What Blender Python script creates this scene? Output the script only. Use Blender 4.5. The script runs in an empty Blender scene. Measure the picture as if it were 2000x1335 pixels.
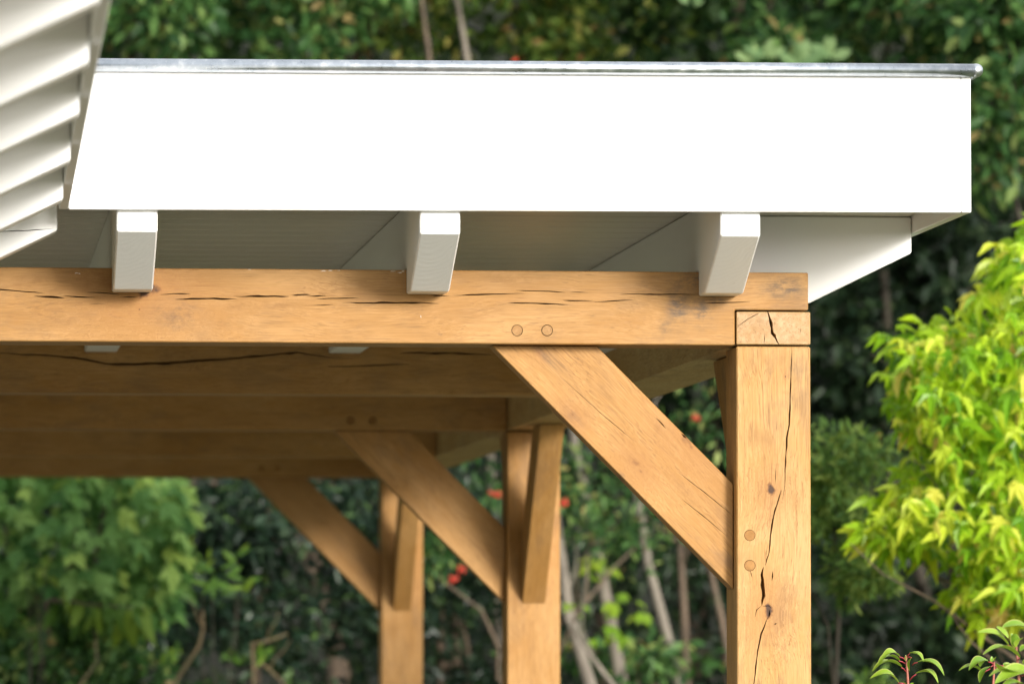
import bpy, bmesh, math, random
import numpy as np
from mathutils import Vector, Matrix

rnd = random.Random(7)
rng = np.random.default_rng(11)
SC = bpy.context.scene
COL = SC.collection
R = math.radians

# ------------------------------------------------------------------ camera, light, exposure
F_PX, YAW, PITCH, CAMZ = 10629.0, R(5.848), R(3.102), 1.6
cam_d = bpy.data.cameras.new('camera')
cam = bpy.data.objects.new('camera', cam_d); COL.objects.link(cam)
cam.location = (0, 0, CAMZ)
cam.rotation_euler = (R(90) + PITCH, 0, -YAW)
cam_d.sensor_width = 36.0
cam_d.lens = F_PX / 2000 * 36.0
cam_d.clip_start, cam_d.clip_end = 0.1, 500
cam_d.dof.use_dof = True
cam_d.dof.focus_distance = 10.85
cam_d.dof.aperture_fstop = 6.3
cam_d.dof.aperture_blades = 9
SC.camera = cam

SUN_EL, SUN_AZ = R(15), R(25)          # from behind the camera, to its right
world = bpy.data.worlds.new('World'); SC.world = world
world.use_nodes = True
wn, wl = world.node_tree.nodes, world.node_tree.links
wn.clear()
w_out = wn.new('ShaderNodeOutputWorld'); w_bg = wn.new('ShaderNodeBackground')
w_sky = wn.new('ShaderNodeTexSky'); w_sky.sky_type = 'NISHITA'; w_sky.sun_disc = False
w_sky.sun_elevation = SUN_EL; w_sky.sun_rotation = R(180) - SUN_AZ
w_sky.dust_density = 3.0; w_sky.air_density = 1.0
w_hs = wn.new('ShaderNodeHueSaturation'); w_hs.inputs['Saturation'].default_value = 0.25
wl.new(w_sky.outputs[0], w_hs.inputs['Color']); w_mx = wn.new('ShaderNodeMix'); w_mx.data_type = 'RGBA'      # thin even cloud over the clear sky
w_mx.inputs[0].default_value = 0.5; w_mx.inputs[7].default_value = (5.6, 5.7, 5.75, 1)
wl.new(w_hs.outputs[0], w_mx.inputs[6]); wl.new(w_mx.outputs[2], w_bg.inputs[0])
w_bg.inputs[1].default_value = 0.13
wl.new(w_bg.outputs[0], w_out.inputs[0])

sun_d = bpy.data.lights.new('sun', 'SUN'); sun = bpy.data.objects.new('sun', sun_d); COL.objects.link(sun)
sun_d.energy = 2.0; sun_d.angle = R(14); sun_d.color = (1.0, 0.95, 0.87)
to_sun = Vector((math.sin(SUN_AZ) * math.cos(SUN_EL), -math.cos(SUN_AZ) * math.cos(SUN_EL), math.sin(SUN_EL)))
sun.rotation_euler = to_sun.to_track_quat('Z', 'Y').to_euler()
sun.location = (6, -10, 12)

SC.render.engine = 'CYCLES'
SC.cycles.use_denoising = True
SC.cycles.max_bounces = 8
SC.view_settings.view_transform = 'Standard'
SC.view_settings.look = 'None'
SC.view_settings.gamma = 1.0
SC.view_settings.use_curve_mapping = False
SC.view_settings.exposure = 1.2

# ------------------------------------------------------------------ helpers
def P(px, py, Y):
    """the world point at depth Y that lies on the photograph's sight line (px, py)"""
    u, v = (px - 1000) / F_PX, (667.5 - py) / F_PX
    c, s = math.cos(PITCH), math.sin(PITCH)
    y, z = c - s * v, s + c * v
    c, s = math.cos(YAW), math.sin(YAW)
    X, Yw = c * u + s * y, -s * u + c * y
    k = Y / Yw
    return Vector((X * k, Y, CAMZ + z * k))

def empty(name, loc, label, cat, group=None):
    o = bpy.data.objects.new(name, None); COL.objects.link(o)
    o.location = loc
    o.empty_display_size = 0.2
    o['label'] = label; o['category'] = cat
    if group: o['group'] = group
    return o

def world_loc(o):
    v = Vector((0, 0, 0))
    while o:
        v = v + o.location; o = o.parent
    return v

def link(name, me, parent=None, M=None, mats=()):
    """link a mesh given in world space; M (optional) is the frame its material is laid out in"""
    o = bpy.data.objects.new(name, me); COL.objects.link(o)
    for m in mats: me.materials.append(m)
    M = M or Matrix.Identity(4)
    if M != Matrix.Identity(4): me.transform(M.inverted())
    if parent is not None:
        o.parent = parent
        pm = parent_matrix(parent)
        o.matrix_basis = pm.inverted() @ M
    else:
        o.matrix_basis = M
    return o

def parent_matrix(o):
    m = Matrix.Identity(4)
    while o:
        m = o.matrix_basis @ m; o = o.parent
    return m

def bm_mesh(bm, name='mesh'):
    me = bpy.data.meshes.new(name); bm.to_mesh(me); bm.free(); return me

def box_bm(lo, hi, bevel=0.0, seg=1):
    bm = bmesh.new()
    bmesh.ops.create_cube(bm, size=1)
    for v in bm.verts:
        v.co = Vector([lo[i] + (v.co[i] + .5) * (hi[i] - lo[i]) for i in range(3)])
    if bevel: bmesh.ops.bevel(bm, geom=bm.edges[:], offset=bevel, segments=seg, affect='EDGES', profile=.5)
    return bm

def prism_bm(poly, axis, a, b, bevel=0.0):
    """polygon in the plane across axis ('x': poly of (y,z), 'y': poly of (x,z), 'z': (x,y)) extruded a..b"""
    bm = bmesh.new()
    def co(p, t):
        return {'x': (t, p[0], p[1]), 'y': (p[0], t, p[1]), 'z': (p[0], p[1], t)}[axis]
    A = [bm.verts.new(co(p, a)) for p in poly]; B = [bm.verts.new(co(p, b)) for p in poly]
    n = len(poly)
    bm.faces.new(A); bm.faces.new(B[::-1])
    for i in range(n):
        bm.faces.new((A[i], B[i], B[(i + 1) % n], A[(i + 1) % n]))
    bmesh.ops.recalc_face_normals(bm, faces=bm.faces[:])
    if bevel: bmesh.ops.bevel(bm, geom=bm.edges[:], offset=bevel, segments=1, affect='EDGES', profile=.5)
    return bm

def axis_frame(o, d, up=(0, 0, 1)):
    """frame with local X along d"""
    x = Vector(d).normalized(); z = Vector(up)
    y = z.cross(x).normalized(); z = x.cross(y).normalized()
    m = Matrix((x, y, z)).transposed().to_4x4(); m.translation = Vector(o)
    return m

def split_islands(bm):
    """one cutter per loose piece, so that crossing checks never upset the solver"""
    bm.verts.ensure_lookup_table(); seen = set(); out = []
    for v in bm.verts:
        if v in seen: continue
        st, isl = [v], []
        seen.add(v)
        while st:
            a = st.pop(); isl.append(a)
            for e in a.link_edges:
                b = e.other_vert(a)
                if b not in seen: seen.add(b); st.append(b)
        ids = {a: i for i, a in enumerate(isl)}
        nb = bmesh.new(); nv = [nb.verts.new(a.co) for a in isl]
        for f in {f for a in isl for f in a.link_faces}: nb.faces.new([nv[ids[a]] for a in f.verts])
        bmesh.ops.recalc_face_normals(nb, faces=nb.faces[:])
        out.append(nb)
    bm.free()
    return out

def boolean_cut(me, cutters_bm):
    """subtract the cutter shapes from the mesh for good"""
    for c in split_islands(cutters_bm): me = boolean_one(me, c)
    return me

def boolean_one(me, cutters_bm):
    a = bpy.data.objects.new('cut_a', me); COL.objects.link(a)
    cme = bm_mesh(cutters_bm); b = bpy.data.objects.new('cut_b', cme); COL.objects.link(b)
    md = a.modifiers.new('cut', 'BOOLEAN'); md.operation = 'DIFFERENCE'; md.object = b; md.solver = 'EXACT'
    bpy.context.view_layer.update()
    dg = bpy.context.evaluated_depsgraph_get()
    out = bpy.data.meshes.new_from_object(a.evaluated_get(dg), depsgraph=dg)
    bpy.data.objects.remove(a); bpy.data.objects.remove(b)
    return out if len(out.polygons) > len(me.polygons) - 2 and max((v.co - me.vertices[0].co).length for v in out.vertices) > .3 else me

def crack_into(bm, pts, wpx, Y, depth=.035, jag=True, lead=.006):
    """an open check in the wood: pts are points on the front face plane at depth Y"""
    px2m = Y / F_PX
    q = []
    for i in range(len(pts) - 1):                                # refine with a little raggedness
        a, b = pts[i], pts[i + 1]
        n = max(2, int(math.hypot(b[0] - a[0], b[1] - a[1]) / 14))
        for k in range(n):
            t = k / n
            q.append((a[0] + (b[0] - a[0]) * t, a[1] + (b[1] - a[1]) * t))
    q.append(pts[-1])
    L = len(q) - 1
    W = [P(x, y, Y) for x, y in q]
    up, lo = [], []
    for i, p in enumerate(W):
        t = i / L
        w = wpx * px2m * .5 * max(.12, math.sin(math.pi * min(max(t, .0), 1)) ** .6)
        d = (W[min(i + 1, L)] - W[max(i - 1, 0)]); d.y = 0; d.normalize()
        nrm = Vector((-d.z, 0, d.x))
        if jag: w *= rnd.uniform(.6, 1.35); off = nrm * rnd.uniform(-.35, .35) * wpx * px2m * .5
        else: off = Vector((0, 0, 0))
        up.append(p + off + nrm * w); lo.append(p + off - nrm * w)
    ring = up + lo[::-1]
    A = [bm.verts.new(v + Vector((0, -lead, 0))) for v in ring]
    B = [bm.verts.new(v + Vector((0, depth, 0))) for v in ring]
    n = len(up); m = 2 * n
    for i in range(n - 1):
        bm.faces.new((A[i], A[i + 1], A[m - 2 - i], A[m - 1 - i]))
        bm.faces.new((B[m - 1 - i], B[m - 2 - i], B[i + 1], B[i]))
    for i in range(m):
        j = (i + 1) % m
        bm.faces.new((A[j], A[i], B[i], B[j]))

def finish_cutters(bm):
    bmesh.ops.recalc_face_normals(bm, faces=bm.faces[:]); return bm

def hole_into(bm, c, r, depth=.03, seg=28):
    ret = bmesh.ops.create_cone(bm, cap_ends=True, segments=seg, radius1=r, radius2=r, depth=depth + .01,
                                matrix=Matrix.Translation(Vector(c) + Vector((0, depth / 2 - .005, 0))) @ Matrix.Rotation(R(90), 4, 'X'))

def tube_mesh(bm, pts, radii, seg=8, cap=True):
    prev = None; rings = []
    for i, p in enumerate(pts):
        d = (Vector(pts[min(i + 1, len(pts) - 1)]) - Vector(pts[max(i - 1, 0)])).normalized()
        up = Vector((0, 1, 0)) if abs(d.y) < .9 else Vector((1, 0, 0))
        x = d.cross(up).normalized(); y = d.cross(x).normalized()
        rings.append([bm.verts.new(Vector(p) + (x * math.cos(2 * math.pi * k / seg) + y * math.sin(2 * math.pi * k / seg)) * radii[i]) for k in range(seg)])
    for a, b in zip(rings, rings[1:]):
        for k in range(seg):
            f = bm.faces.new((a[k], a[(k + 1) % seg], b[(k + 1) % seg], b[k])); f.smooth = True
    if cap:
        bm.faces.new(rings[0][::-1]); bm.faces.new(rings[-1])

# ------------------------------------------------------------------ materials
class NT:
    def __init__(s, name):
        s.m = bpy.data.materials.new(name); s.m.use_nodes = True
        s.n, s.l = s.m.node_tree.nodes, s.m.node_tree.links
        s.n.clear()
        s.out = s.new('ShaderNodeOutputMaterial')
    def new(s, t, **kw):
        n = s.n.new(t)
        for k, v in kw.items(): setattr(n, k, v)
        return n
    def put(s, inp, v):
        if hasattr(v, 'is_output'): s.l.new(v, inp)
        elif v is not None: inp.default_value = v
    def math(s, op, a, b=None, c=None, clamp=False):
        n = s.new('ShaderNodeMath', operation=op, use_clamp=clamp)
        for i, v in enumerate((a, b, c)):
            if v is not None: s.put(n.inputs[i], v)
        return n.outputs[0]
    def vmath(s, op, a, b=None):
        n = s.new('ShaderNodeVectorMath', operation=op)
        s.put(n.inputs[0], a)
        if b is not None: s.put(n.inputs[1], b)
        return n.outputs['Value'] if op in ('LENGTH', 'DISTANCE', 'DOT_PRODUCT') else n.outputs[0]
    def noise(s, vec, scale, detail=3, rough=.5, dist=0.0):
        n = s.new('ShaderNodeTexNoise'); s.put(n.inputs['Vector'], vec)
        s.put(n.inputs['Scale'], scale); n.inputs['Detail'].default_value = detail
        n.inputs['Roughness'].default_value = rough; n.inputs['Distortion'].default_value = dist
        return n.outputs['Fac']
    def ramp(s, fac, stops, interp='LINEAR'):
        n = s.new('ShaderNodeValToRGB'); s.put(n.inputs[0], fac)
        n.color_ramp.interpolation = interp
        e = n.color_ramp.elements
        while len(e) < len(stops): e.new(.5)
        for x, (p, c) in zip(e, stops):
            x.position = p; x.color = (*c, 1) if not isinstance(c, (int, float)) else (c, c, c, 1)
        return n.outputs[0]
    def mix(s, fac, a, b, mode='MIX'):
        n = s.new('ShaderNodeMix', data_type='RGBA', blend_type=mode)
        s.put(n.inputs[0], fac)
        for i, v in ((6, a), (7, b)):
            s.put(n.inputs[i], (*v, 1) if isinstance(v, tuple) and len(v) == 3 else v)
        return n.outputs[2]
    def maprange(s, v, a, b, c=0.0, d=1.0):
        n = s.new('ShaderNodeMapRange'); s.put(n.inputs[0], v)
        for i, x in enumerate((a, b, c, d)): n.inputs[1 + i].default_value = x
        return n.outputs[0]
    def bump(s, h, strength, dist=.002):
        n = s.new('ShaderNodeBump'); s.put(n.inputs['Height'], h)
        n.inputs['Strength'].default_value = strength; n.inputs['Distance'].default_value = dist
        return n.outputs[0]
    def principled(s, color, rough=.5, metal=0.0, normal=None, spec=None):
        n = s.new('ShaderNodeBsdfPrincipled')
        s.put(n.inputs['Base Color'], (*color, 1) if isinstance(color, tuple) and len(color) == 3 else color)
        s.put(n.inputs['Roughness'], rough); s.put(n.inputs['Metallic'], metal)
        if normal is not None: s.put(n.inputs['Normal'], normal)
        if spec is not None: n.inputs['Specular IOR Level'].default_value = spec
        return n.outputs[0]
    def done(s, shader):
        s.l.new(shader, s.out.inputs[0]); return s.m

def scaled(t, vec, sc):
    return t.vmath('MULTIPLY', vec, sc)

def oak(name, light=(.485, .272, .100), deep=(.365, .178, .042), knots=(), stain=.5, end=False, smudges=()):
    t = NT(name)
    tc = t.new('ShaderNodeTexCoord').outputs['Object']
    oi = t.new('ShaderNodeObjectInfo').outputs['Random']
    off = t.math('MULTIPLY', oi, 37.0)
    cb = t.new('ShaderNodeCombineXYZ')
    for i in range(3): t.l.new(off, cb.inputs[i])
    p = t.vmath('ADD', tc, cb.outputs[0])
    # a gentle wander of the fibres, stronger near the knots
    warp = t.noise(scaled(t, p, (2.0, 5.0, 5.0)), 1.0, 2)
    warp2 = t.noise(scaled(t, p, (6.0, 12.0, 12.0)), 1.0, 1)
    w = t.math('ADD', t.math('MULTIPLY', t.math('SUBTRACT', warp, .5), .07), t.math('MULTIPLY', t.math('SUBTRACT', warp2, .5), .022))
    knot_dark = None
    sep = t.new('ShaderNodeSeparateXYZ'); t.l.new(tc, sep.inputs[0])
    kring = None
    for (kx, kv, kr, ax, *ks) in knots:           # kx along the timber, kv across it on axis ax (1 = local Y, 2 = local Z)
        dx = t.math('MULTIPLY', t.math('SUBTRACT', sep.outputs[0], kx), .62)
        dv = t.math('SUBTRACT', sep.outputs[ax], kv)
        wob = t.math('MULTIPLY', t.math('SUBTRACT', t.noise(scaled(t, tc, (60, 60, 60)), 1.0, 2), .5), kr * 2.0)
        d = t.math('ADD', t.math('SQRT', t.math('ADD', t.math('POWER', dx, 2.0), t.math('POWER', dv, 2.0))), wob)
        core = t.maprange(d, kr * .25, kr * 1.15, 1.0, 0.0)
        halo = t.math('EXPONENT', t.math('MULTIPLY', t.math('POWER', t.math('DIVIDE', d, kr * 4.0), 2.0), -1.0))
        ring = t.math('MULTIPLY', halo, t.math('SINE', t.math('ADD', t.math('MULTIPLY', d, 820.0), t.math('MULTIPLY', t.noise(scaled(t, tc, (25, 60, 60)), 1.0, 3), 9.0))))
        kring = ring if kring is None else t.math('ADD', kring, ring)
        core = t.math('MULTIPLY', core, ks[0] if ks else 1.0)
        core = t.math('MAXIMUM', core, t.math('MULTIPLY', halo, .28))
        knot_dark = core if knot_dark is None else t.math('MAXIMUM', knot_dark, core)
        w = t.math('ADD', w, t.math('MULTIPLY', halo, t.math('MULTIPLY', dv, .55)))
    sp = t.new('ShaderNodeSeparateXYZ'); t.l.new(p, sp.inputs[0])
    if end:                                   # sawn end: rings about a far heart, rays and blotches
        v0 = t.math('ADD', t.math('MULTIPLY', t.math('SUBTRACT', sep.outputs[1], .1), 1.0), w)
        v1 = t.math('ADD', t.math('SUBTRACT', sep.outputs[2], .13), w)
        rad = t.math('SQRT', t.math('ADD', t.math('POWER', v0, 2.0), t.math('POWER', v1, 2.0)))
        ringn = t.math('SINE', t.math('MULTIPLY', rad, 620.0))
        fibre = t.noise(scaled(t, p, (90, 90, 90)), 1.0, 3)
        pores = t.noise(scaled(t, p, (260, 260, 260)), 1.0, 2)
        blotch = t.noise(scaled(t, p, (16, 16, 16)), 1.0, 3)
    else:
        cv = t.new('ShaderNodeCombineXYZ')
        t.l.new(sp.outputs[0], cv.inputs[0])
        t.l.new(t.math('ADD', sp.outputs[1], w), cv.inputs[1]); t.l.new(t.math('ADD', sp.outputs[2], w), cv.inputs[2])
        g = cv.outputs[0]
        broad = t.noise(scaled(t, g, (1.1, 13, 13)), 1.0, 2, .5, .4)
        ringn = t.math('SINE', t.math('MULTIPLY', broad, 95.0))
        fibre = t.noise(scaled(t, g, (10, 330, 330)), 1.0, 4, .75)
        pores = t.noise(scaled(t, g, (17, 430, 430)), 1.0, 2, .6)
        blotch = t.noise(scaled(t, p, (3.2, 9, 9)), 1.0, 4, .6)
    base = t.mix(t.maprange(blotch, .32, .68), light, deep)
    base = t.mix(t.maprange(fibre, .42, .72, 0, .42), base, tuple(c * .62 for c in deep))
    base = t.mix(t.maprange(fibre, .5, .28, 0, .35), base, tuple(min(1, c * 1.22) for c in light))
    base = t.mix(t.maprange(ringn, .0, 1.0, 0, .16), base, tuple(c * .7 for c in deep))
    dash = t.maprange(pores, .58, .68, 0, .48)
    base = t.mix(dash, base, (.13, .065, .022))
    smn = t.noise(scaled(t, p, (38, 60, 60)), 1.0, 5, .7)
    if not end:                               # long hair-thin growth lines
        hl = t.noise(scaled(t, g, (1.6, 120, 120)), 1.0, 2, .5)
        hl = t.math('ABSOLUTE', t.math('SUBTRACT', hl, .5))
        gate = t.maprange(t.noise(scaled(t, p, (4, 22, 22)), 1.0, 2), .46, .6)
        base = t.mix(t.math('MULTIPLY', t.maprange(hl, .0, .03, .7, 0), gate), base, (.20, .09, .024))
    ob = t.noise(scaled(t, p, (7.0, 15, 15)), 1.0, 4, .65)
    base = t.mix(t.maprange(ob, .52, .70, 0, .55), base, (deep[0] * .92, deep[1] * .86, deep[2] * .7))
    tone = t.maprange(t.math('FRACT', t.math('MULTIPLY', oi, 7.31)), 0, 1, 0, .32)
    base = t.mix(tone, base, (.30, .165, .06))
    # grey-brown weather smudges
    st = t.noise(scaled(t, p, (8.0, 19, 19)), 1.0, 6, .68)
    st2 = t.noise(scaled(t, p, (1.4, 3, 3)), 1.0, 2)
    sm = t.math('MULTIPLY', t.math('MULTIPLY', t.maprange(st, .49, .64, 0, stain), t.maprange(st2, .36, .54)), t.maprange(fibre, .25, .6, .5, 1.0))
    base = t.mix(sm, base, (.19, .11, .052))
    for (kx, kv, rx, rv, ax, k, col) in smudges:       # single weather marks of the piece, and on the front beam painted-in shade
        dx = t.math('DIVIDE', t.math('SUBTRACT', sep.outputs[0], kx), rx)
        dv = t.math('DIVIDE', t.math('SUBTRACT', sep.outputs[ax], kv), rv)
        gsm = t.math('EXPONENT', t.math('MULTIPLY', t.math('ADD', t.math('POWER', dx, 2.0), t.math('POWER', dv, 2.0)), -1.0))
        gsm = t.math('MULTIPLY', gsm, t.math('MULTIPLY', t.maprange(smn, .38, .62, .15, 1.0), t.maprange(fibre, .3, .6, .55, 1.0)))
        base = t.mix(t.math('MULTIPLY', gsm, k * 1.8, clamp=True), base, col)
    if knot_dark is not None:
        base = t.mix(t.math('MULTIPLY', t.maprange(kring, .1, .9, 0, .22), 1.0), base, (.2, .09, .03))
        base = t.mix(t.math('MULTIPLY', knot_dark, 1.6, clamp=True), base, (.30, .13, .035))
        base = t.mix(t.maprange(knot_dark, .35, .9, 0, .95), base, (.045, .02, .010))
    h = t.math('ADD', t.math('MULTIPLY', fibre, .6), t.math('MULTIPLY', pores, -.6))
    return t.done(t.principled(base, t.maprange(fibre, .3, .7, .5, .66), 0, t.bump(h, .14, .0008), .3))

def white_paint(name, col=(.82, .822, .825), rough=.38, endgrain=False, grain_axis=0):
    t = NT(name)
    tc = t.new('ShaderNodeTexCoord').outputs['Object']
    oi = t.new('ShaderNodeObjectInfo').outputs['Random']
    n = t.noise(tc, 5.0, 4, .6)
    c = t.mix(t.maprange(n, .4, .75, 0, .12), col, tuple(x * .86 for x in col))
    fine = t.noise(scaled(t, tc, (7, 120, 120)), 1.0, 3)
    h = fine
    st = .12
    if endgrain:
        sep = t.new('ShaderNodeSeparateXYZ'); t.l.new(tc, sep.inputs[0])
        wob = t.math('MULTIPLY', t.math('SUBTRACT', t.noise(tc, 14.0, 2), .5), .02)
        a = t.math('ADD', t.math('SUBTRACT', sep.outputs[1], t.maprange(oi, 0, 1, -.05, .05)), wob)
        b = t.math('ADD', t.math('SUBTRACT', sep.outputs[2], .055), wob)
        d = t.math('SQRT', t.math('ADD', t.math('POWER', a, 2.0), t.math('POWER', b, 2.0)))
        rings = t.math('SINE', t.math('MULTIPLY', d, 820.0))
        c = t.mix(t.maprange(rings, -.2, 1.0, 0, .07), c, tuple(x * .7 for x in col))
        h = t.math('ADD', t.math('MULTIPLY', rings, .35), t.math('MULTIPLY', fine, .3)); st = .13
    speck = t.noise(tc, 90.0, 2)
    c = t.mix(t.maprange(speck, .74, .8, 0, .4), c, (.35, .33, .3))
    return t.done(t.principled(c, rough, 0, t.bump(h, st, .0012), .4))

def zinc(name):
    t = NT(name)
    tc = t.new('ShaderNodeTexCoord').outputs['Object']
    a = t.noise(tc, 38.0, 4, .65); b = t.noise(scaled(t, tc, (160, 160, 160)), 1.0, 3, .7)
    c = t.ramp(a, [(.3, (.42, .46, .51)), (.55, (.56, .60, .65)), (.72, (.78, .80, .82))])
    c = t.mix(t.maprange(b, .6, .75, 0, .5), c, (.86, .86, .85))
    r = t.maprange(a, .3, .7, .26, .40)
    return t.done(t.principled(c, r, 1.0, t.bump(b, .10, .001)))

def plain(name, col, rough=.6, var=.2, scale=6.0, metal=0):
    t = NT(name)
    tc = t.new('ShaderNodeTexCoord').outputs['Object']
    n = t.noise(tc, scale, 5, .6)
    c = t.mix(t.maprange(n, .3, .7), tuple(x * (1 - var) for x in col), tuple(min(1, x * (1 + var)) for x in col))
    return t.done(t.principled(c, rough, metal, t.bump(n, .2, .004)))

def leaf_mat(name, stops, rough=.45, trans=.3, spec=.18, tcol=None):
    t = NT(name)
    geo = t.new('ShaderNodeNewGeometry'); oi = t.new('ShaderNodeObjectInfo')
    k = t.math('FRACT', t.math('ADD', geo.outputs['Random Per Island'], oi.outputs['Random']))
    c = t.ramp(k, stops)
    tc = t.new('ShaderNodeTexCoord').outputs['Object']
    n = t.noise(tc, 30.0, 2)
    c = t.mix(t.maprange(n, .4, .7, 0, .25), c, (.0, .0, .0), 'MIX') if False else c
    pr = t.principled(c, rough, 0, None, spec)
    tr = t.new('ShaderNodeBsdfTranslucent')
    hv = t.new('ShaderNodeHueSaturation'); t.l.new(c, hv.inputs['Color'])
    hv.inputs['Saturation'].default_value = 1.1; hv.inputs['Value'].default_value = 1.5; hv.inputs['Hue'].default_value = .485
    t.l.new(hv.outputs[0], tr.inputs[0])
    mx = t.new('ShaderNodeMixShader'); mx.inputs[0].default_value = trans
    t.l.new(pr, mx.inputs[1]); t.l.new(tr.outputs[0], mx.inputs[2])
    return t.done(mx.outputs[0])

def bark(name, col, dark):
    t = NT(name)
    tc = t.new('ShaderNodeTexCoord').outputs['Object']
    a = t.noise(scaled(t, tc, (30, 30, 7)), 1.0, 4, .65); b = t.noise(tc, 6.0, 3)
    c = t.mix(t.maprange(a, .35, .65), dark, col)
    c = t.mix(t.maprange(b, .55, .7, 0, .5), c, (.10, .12, .06))
    return t.done(t.principled(c, .8, 0, t.bump(a, .5, .006)))

OAK = oak('oak_timber')
OAK_END = oak('oak_end_grain', light=(.52, .35, .20), deep=(.43, .255, .115), stain=.3, end=True)
OAK_PEG = oak('oak_peg', light=(.33, .155, .03), deep=(.24, .105, .018), end=True, stain=.2)
WHITE = white_paint('white_paint')
WHITE_END = white_paint('white_painted_end_grain', endgrain=True)
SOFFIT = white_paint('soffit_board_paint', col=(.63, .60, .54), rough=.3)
ZINC = zinc('galvanised_zinc')

# ------------------------------------------------------------------ setting: ground, added paving, added hill
def plane(name, x0, x1, y0, y1, z, mat):
    me = bpy.data.meshes.new(name)
    me.from_pydata([(x0, y0, z), (x1, y0, z), (x1, y1, z), (x0, y1, z)], [], [(0, 1, 2, 3)])
    o = link(name, me, mats=(mat,)); o['kind'] = 'structure'; return o

t = NT('lawn_grass')
tcg = t.new('ShaderNodeTexCoord').outputs['Object']
n1 = t.noise(tcg, .8, 4); n2 = t.noise(tcg, 60.0, 3)
cg = t.mix(t.maprange(n1, .3, .7), (.10, .118, .045), (.15, .16, .065))
cg = t.mix(t.maprange(n2, .35, .7, 0, .5), cg, (.03, .05, .012))
LAWN = t.done(t.principled(cg, .8, 0, t.bump(n2, .5, .02)))
plane('ground', -150, 150, -120, 200, 0.0, LAWN)
t = NT('bounce_clay_paving')
tcg = t.new('ShaderNodeTexCoord').outputs['Object']
br = t.new('ShaderNodeTexBrick'); t.l.new(tcg, br.inputs[0]); br.inputs['Scale'].default_value = 5
br.inputs['Color1'].default_value = (.32, .27, .22, 1); br.inputs['Color2'].default_value = (.28, .235, .19, 1)
br.inputs['Mortar'].default_value = (.18, .15, .12, 1); br.inputs['Mortar Size'].default_value = .012
BOUNCE_PAVING = t.done(t.principled(br.outputs[0], .8))
plane('bounce_terrace', -1.0, 1.2, -6.0, 10.3, 0.004, BOUNCE_PAVING)  # unseen paving, added to bounce warm light up under the white roof
plane('carport_floor', -4.2, 1.45, 10.3, 20.6, 0.004, plain('pale_gravel', (.17, .16, .125), .9, .4, 80))

def hill():  # added slope, blocks bright gaps of sky behind the leaves
    xs = np.linspace(-60, 70, 40); ys = np.linspace(31, 75, 20)
    v, f = [], []
    for j, y in enumerate(ys):
        for i, x in enumerate(xs):
            k = min(1, (y - 31) / 26)
            v.append((x, y, -.05 + 15 * k * k * (3 - 2 * k) + .5 * math.sin(x * .7 + y) * k))
    for j in range(19):
        for i in range(39):
            a = j * 40 + i; f.append((a, a + 1, a + 41, a + 40))
    me = bpy.data.meshes.new('added_hillside'); me.from_pydata(v, [], f)
    o = link('added_hillside', me, mats=(plain('leaf_litter_soil', (.022, .024, .014), .9, .4, 2.0),)); o['kind'] = 'structure'
hill()

# ------------------------------------------------------------------ carport
D, X1, W, S = 10.822, 1.5621, .150, 2.2784
ZB, ZT = 2.1858, 2.3324                 # oak beam, underside and top
YF, XF = 10.487, 1.9788                 # white fascia: face, right end
ZFL, ZFR, ZGL, ZGR = 2.4224, 2.4299, 2.7000, 2.7077   # its lower and upper edge, left and right end (it settles a little)
ZF, ZG = 2.4265, 2.7060
ZR, ZRB, ZS = 2.3824, 2.2841, 2.4650    # rafter tail nose, rafter underside, soffit
RW = .0785
XL, YB = -3.25, 20.45
Z_LAP = 2.2530
FT = .019                                # fascia board thickness

carport = empty('carport', (X1, D, 0), 'open oak carport with pegged posts and braces under a flat white-edged roof', 'carport')
FWD = Matrix.Identity(4)

def timber(name, lo, hi, axis, parent=None, bevel=.0025, cuts=None, mat=OAK, endmat=OAK_END):
    me = bm_mesh(box_bm(lo, hi, bevel))
    return timber_mesh(name, me, lo, hi, axis, parent, cuts, mat, endmat)

def timber_mesh(name, me, lo, hi, axis, parent=None, cuts=None, mat=OAK, endmat=OAK_END):
    if cuts is not None: me = boolean_cut(me, finish_cutters(cuts))
    c = [(lo[i] + hi[i]) / 2 for i in range(3)]
    d = {'x': (1, 0, 0), 'y': (0, 1, 0), 'z': (0, 0, 1)}[axis]
    M = axis_frame(c, d, (0, 0, 1) if axis != 'z' else (0, -1, 0))
    me.materials.clear()
    o = link(name, me, parent or carport, M, (mat, endmat))
    for p in me.polygons: p.material_index = 1 if abs(p.normal.x) > .95 else 0
    return o

OAK_PEG_PALE = oak('oak_peg_pale', light=(.40, .225, .085), deep=(.32, .165, .055), end=True, stain=.2)
def peg(px, py, Y, parent, r=.0104, proud=.0006, mat=None):
    c = P(px, py, Y); r *= rnd.uniform(.96, 1.02); proud += rnd.uniform(-.0006, .0008)
    bm = bmesh.new()
    bmesh.ops.create_cone(bm, cap_ends=True, segments=24, radius1=r, radius2=r * .985, depth=.028)
    me = bm_mesh(bm)
    M = axis_frame(c + Vector((0, .014 - proud, 0)), (0, 1, 0))
    me.transform(M @ Matrix.Rotation(R(90), 4, 'Y') )
    link('peg', me, parent, M, (mat or OAK_PEG,))
    return c

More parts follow.
